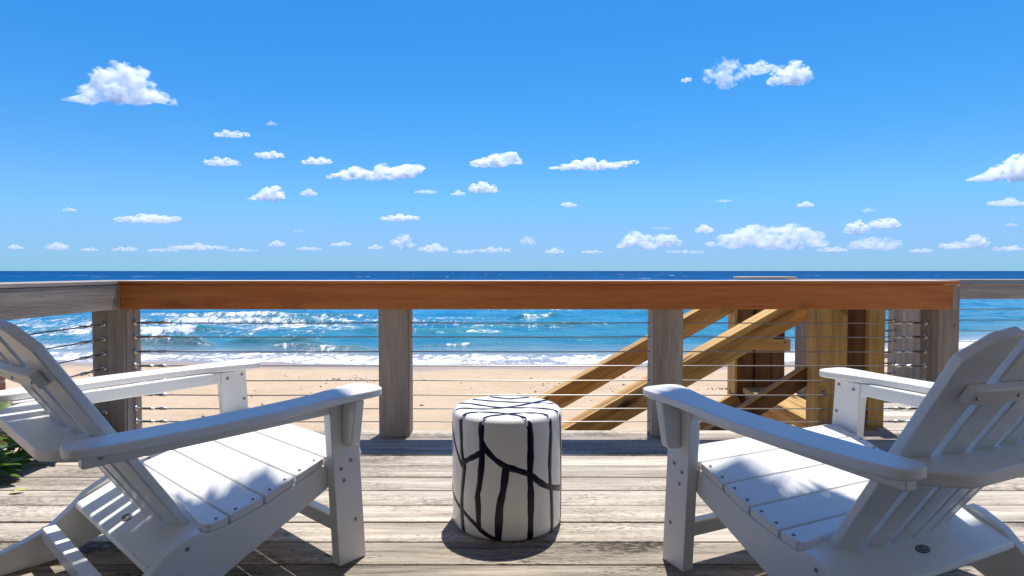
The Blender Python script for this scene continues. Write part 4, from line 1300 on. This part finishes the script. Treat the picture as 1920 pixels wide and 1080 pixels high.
rc = random.Random(77)
def row(n, lo=0.45, hi=0.95, flat=0.0):
    """A row of puffs, highest near the middle."""
    L_ = []
    for k in range(n):
        t = -1 + (2 * k + 1) / n
        r_ = (lo + (hi - lo) * (1 - abs(t)) * rc.uniform(0.6, 1.1))
        L_.append((t * (1 - 0.12), -0.35 + r_ * 0.35 + rc.uniform(-0.1, 0.1), r_))
    L_.append((0, -0.2, 0.5))
    return L_
CL = [
 (228, 170, 190, 88, [(-0.80, -0.66, 0.20), (-0.58, -0.52, 0.32), (-0.36, -0.30, 0.46), (-0.12, 0.12, 0.55), (-0.06, 0.55, 0.36), (0.36, 0.34, 0.48), (0.55, -0.22, 0.50), (0.78, -0.42, 0.36), (0.1, -0.25, 0.6), (0.3, -0.3, 0.55)], 'largest white cloud, high at the upper left', 4.2, 5),
 (440, 254, 76, 20, row(4), 'small flat cloud above the pair of small clouds left of centre', 2.0, 4),
 (418, 305, 74, 24, row(4), 'left one of the two small clouds side by side left of centre', 2.2, 4),
 (508, 292, 64, 20, row(4), 'right one of the two small clouds side by side left of centre', 2.6, 4),
 (597, 304, 66, 20, row(4), 'small bright cloud just left of the long two-humped cloud', 4.0, 4),
 (705, 326, 184, 40, [(-0.85, -0.4, 0.35), (-0.6, -0.15, 0.6), (-0.35, -0.1, 0.65), (-0.1, -0.3, 0.5), (0.15, 0.0, 0.7), (0.4, -0.1, 0.6), (0.62, 0.25, 0.7), (0.85, 0.3, 0.5), (0, -0.4, 0.5), (0.3, -0.4, 0.5)], 'long white two-humped cloud left of centre', 4.0, 5),
 (500, 366, 80, 34, [(-0.7, -0.6, 0.3), (-0.3, -0.4, 0.5), (0.1, -0.1, 0.7), (0.4, 0.2, 0.7), (0.65, -0.3, 0.5), (0.3, -0.4, 0.6)], 'small peaked cloud below the long two-humped cloud', 4.0, 4),
 (581, 363, 34, 16, row(3), 'faint little puff right of the small peaked cloud', 2.0, 3),
 (279, 411, 138, 26, row(6), 'wide low cloud at the left under the largest cloud', 3.2, 4),
 (133, 394, 30, 10, row(3), 'faint tiny wisp at the far left above the low clouds', 1.5, 3),
 (751, 409, 88, 18, row(5), 'flat-bottomed small cloud above the rail left of the middle', 3.2, 4),
 (929, 303, 98, 36, [(-0.7, -0.4, 0.5), (-0.4, -0.2, 0.6), (0, -0.1, 0.7), (0.3, 0.2, 0.6), (0.6, 0.35, 0.55), (0.8, -0.1, 0.4), (0.2, -0.4, 0.5)], 'bright ragged cloud at the middle of the sky', 4.0, 4),
 (906, 354, 52, 26, row(3, 0.6, 1.0), 'small round puff under the bright ragged middle cloud', 4.0, 4),
 (859, 364, 34, 12, row(3), 'thin wisp just left of the small round puff', 1.5, 3),
 (800, 360, 54, 12, row(4), 'thin flat wisp under the right end of the two-humped cloud', 1.3, 3),
 (1114, 311, 182, 30, [(-0.85, -0.5, 0.3), (-0.6, -0.3, 0.5), (-0.35, -0.1, 0.7), (-0.1, 0.0, 0.75), (0.15, -0.1, 0.65), (0.4, -0.1, 0.55), (0.6, 0.1, 0.4), (0.82, 0.4, 0.3), (0, -0.4, 0.5)], 'long spindle-shaped cloud with a raised tail right of the middle', 4.5, 5),
 (1362, 146, 92, 60, [(-0.6, 0.0, 0.4), (-0.2, 0.4, 0.5), (0.2, 0.5, 0.4), (-0.1, -0.4, 0.55), (0.4, -0.1, 0.4), (0.0, 0.0, 0.4)], 'thin ragged cloud at the upper right, left of the bright puff', 1.6, 5),
 (1476, 146, 86, 50, [(-0.5, -0.4, 0.45), (-0.2, 0.0, 0.6), (0.2, 0.1, 0.8), (0.55, -0.1, 0.6), (0.1, -0.3, 0.6), (-0.6, 0.3, 0.25)], 'bright rounded puff at the upper right', 4.0, 5),
 (1420, 132, 74, 26, row(5), 'thin veil joining the ragged cloud and the bright puff at the upper right', 1.0, 4),
 (1284, 154, 20, 12, row(3), 'tiny wisp left of the ragged upper right cloud', 1.6, 3),
 (1900, 324, 170, 52, [(-0.8, -0.5, 0.3), (-0.5, -0.35, 0.45), (-0.25, -0.1, 0.6), (0.0, 0.2, 0.8), (0.3, 0.3, 0.8), (0.6, 0.0, 0.6), (0.1, -0.3, 0.6)], 'bright cloud cut by the right edge of the picture', 5.0, 5),
 (1886, 381, 84, 20, row(5), 'faint flat cloud below the one cut by the right edge', 1.8, 4),
 (1066, 384, 32, 15, row(3, 0.5, 1.0), 'tiny puff below the spindle-shaped cloud', 2.2, 3),
 (1508, 385, 34, 13, row(3), 'tiny bright puff above the big low cloud bank at the right', 2.4, 3),
 (1355, 377, 38, 8, row(4), 'faint thin streak left of the tiny bright puff at the right', 0.9, 3),
 (1212, 452, 122, 46, [(-0.75, -0.5, 0.35), (-0.5, -0.1, 0.55), (-0.3, 0.3, 0.5), (0.0, -0.2, 0.55), (0.35, 0.0, 0.5), (0.65, -0.05, 0.55), (0.85, -0.3, 0.4), (0.1, -0.5, 0.5)], 'two-towered low cloud above the middle right of the rail', 2.6, 5),
 (1320, 432, 40, 18, row(3, 0.5, 1.0), 'small puff between the two-towered cloud and the big low bank', 2.6, 3),
 (1438, 447, 236, 60, [(-0.9, -0.5, 0.3), (-0.65, -0.25, 0.5), (-0.4, 0.05, 0.55), (-0.15, 0.2, 0.6), (0.1, 0.05, 0.55), (0.3, 0.3, 0.55), (0.5, 0.15, 0.5), (0.7, 0.0, 0.5), (0.88, -0.35, 0.4), (0, -0.4, 0.6), (0.4, -0.4, 0.6), (-0.4, -0.5, 0.5)], 'big low cloud bank at the right above the stair posts', 2.6, 5),
 (1604, 431, 42, 28, row(3, 0.6, 1.0), 'left upper puff of the low cluster at the right', 3.0, 4),
 (1656, 421, 62, 24, row(4, 0.6, 1.0), 'right upper puff of the low cluster at the right', 2.4, 4),
 (1640, 457, 96, 40, row(5, 0.45, 0.8), 'lower part of the low cluster at the right', 1.4, 4),
 (1788, 461, 60, 20, row(4), 'low cloud near the right edge, left of its twin peak', 1.8, 4),
 (1830, 455, 42, 28, row(3, 0.6, 1.0), 'small peak of low cloud near the right edge', 2.0, 4),
 (1040, 471, 46, 15, row(3), 'small low cloud on the horizon right of the middle', 1.7, 3),
 (990, 452, 32, 20, row(3), 'faint low puff on the horizon at the middle', 1.2, 3),
 (920, 469, 92, 15, row(5), 'faint long low cloud on the horizon left of the middle', 1.2, 4),
 (756, 456, 42, 30, row(3, 0.5, 1.0), 'small double puff low over the horizon left of the middle', 1.8, 4),
 (705, 464, 36, 12, row(3), 'tiny low puff left of the double puff near the horizon', 1.5, 3),
 (640, 458, 46, 13, row(4), 'small low puff on the horizon above the left middle post', 1.7, 3),
 (520, 458, 36, 15, row(3), 'small low puff on the horizon above the left part of the rail', 1.6, 3),
 (372, 464, 132, 18, row(7), 'long row of low puffs on the horizon above the left of the rail', 1.8, 4),
 (236, 467, 62, 15, row(4), 'low puff on the horizon above the corner post', 1.6, 3),
 (110, 463, 46, 20, row(3, 0.5, 1.0), 'low rounded puff on the horizon at the left', 1.9, 3),
 (30, 464, 34, 12, row(3), 'low puff on the horizon at the extreme left', 1.6, 3),
 (170, 468, 40, 10, row(4), 'thin low wisp on the horizon between the left puffs', 1.5, 3),
 (305, 469, 70, 12, row(5), 'thin low wisp left of the long row of puffs on the horizon', 1.5, 3),
 (455, 469, 80, 10, row(5), 'thin low streak right of the long row of puffs on the horizon', 1.5, 3),
 (580, 466, 60, 12, row(4), 'thin low wisp on the horizon between two small low puffs', 1.5, 3),
 (812, 466, 60, 22, row(4), 'pale broad low cloud just right of the double puff near the horizon', 1.5, 4),
 (868, 472, 50, 12, row(4), 'pale low wisp left of the faint long low cloud', 1.5, 3),
 (1110, 472, 52, 10, row(4), 'pale low wisp on the horizon left of the two-towered cloud', 1.5, 3),
 (1285, 472, 90, 12, row(5), 'pale low streak under the small puff near the big low bank', 1.5, 3),
 (1240, 428, 50, 7, row(4), 'thin streak just above the two-towered low cloud', 0.8, 3),
 (1560, 468, 70, 16, row(4), 'pale low wisp between the big bank and the low cluster', 1.5, 3),
 (1725, 470, 56, 12, row(4), 'pale low wisp right of the low cluster', 1.5, 3),
 (1890, 466, 70, 16, row(4), 'pale low wisp at the right edge above the far railing', 1.5, 3),
 (1895, 422, 32, 9, row(3), 'tiny faint streak near the right edge above the low clouds', 0.8, 3),
 (1625, 395, 34, 10, row(3), 'faint scrap of cloud above the low cluster at the right', 0.6, 3),
 (563, 433, 26, 7, row(3), 'tiny faint scrap above the low puffs left of centre', 0.7, 3),
 (512, 234, 22, 10, row(3), 'tiny faint scrap right of the small flat cloud', 0.6, 3),
]
for i, (px, py, w, h, lumps, label, thick, sub) in enumerate(CL):
    add_cloud(px, py, w, h, lumps, label, thick, 900.0, sub, seed=i + 3)
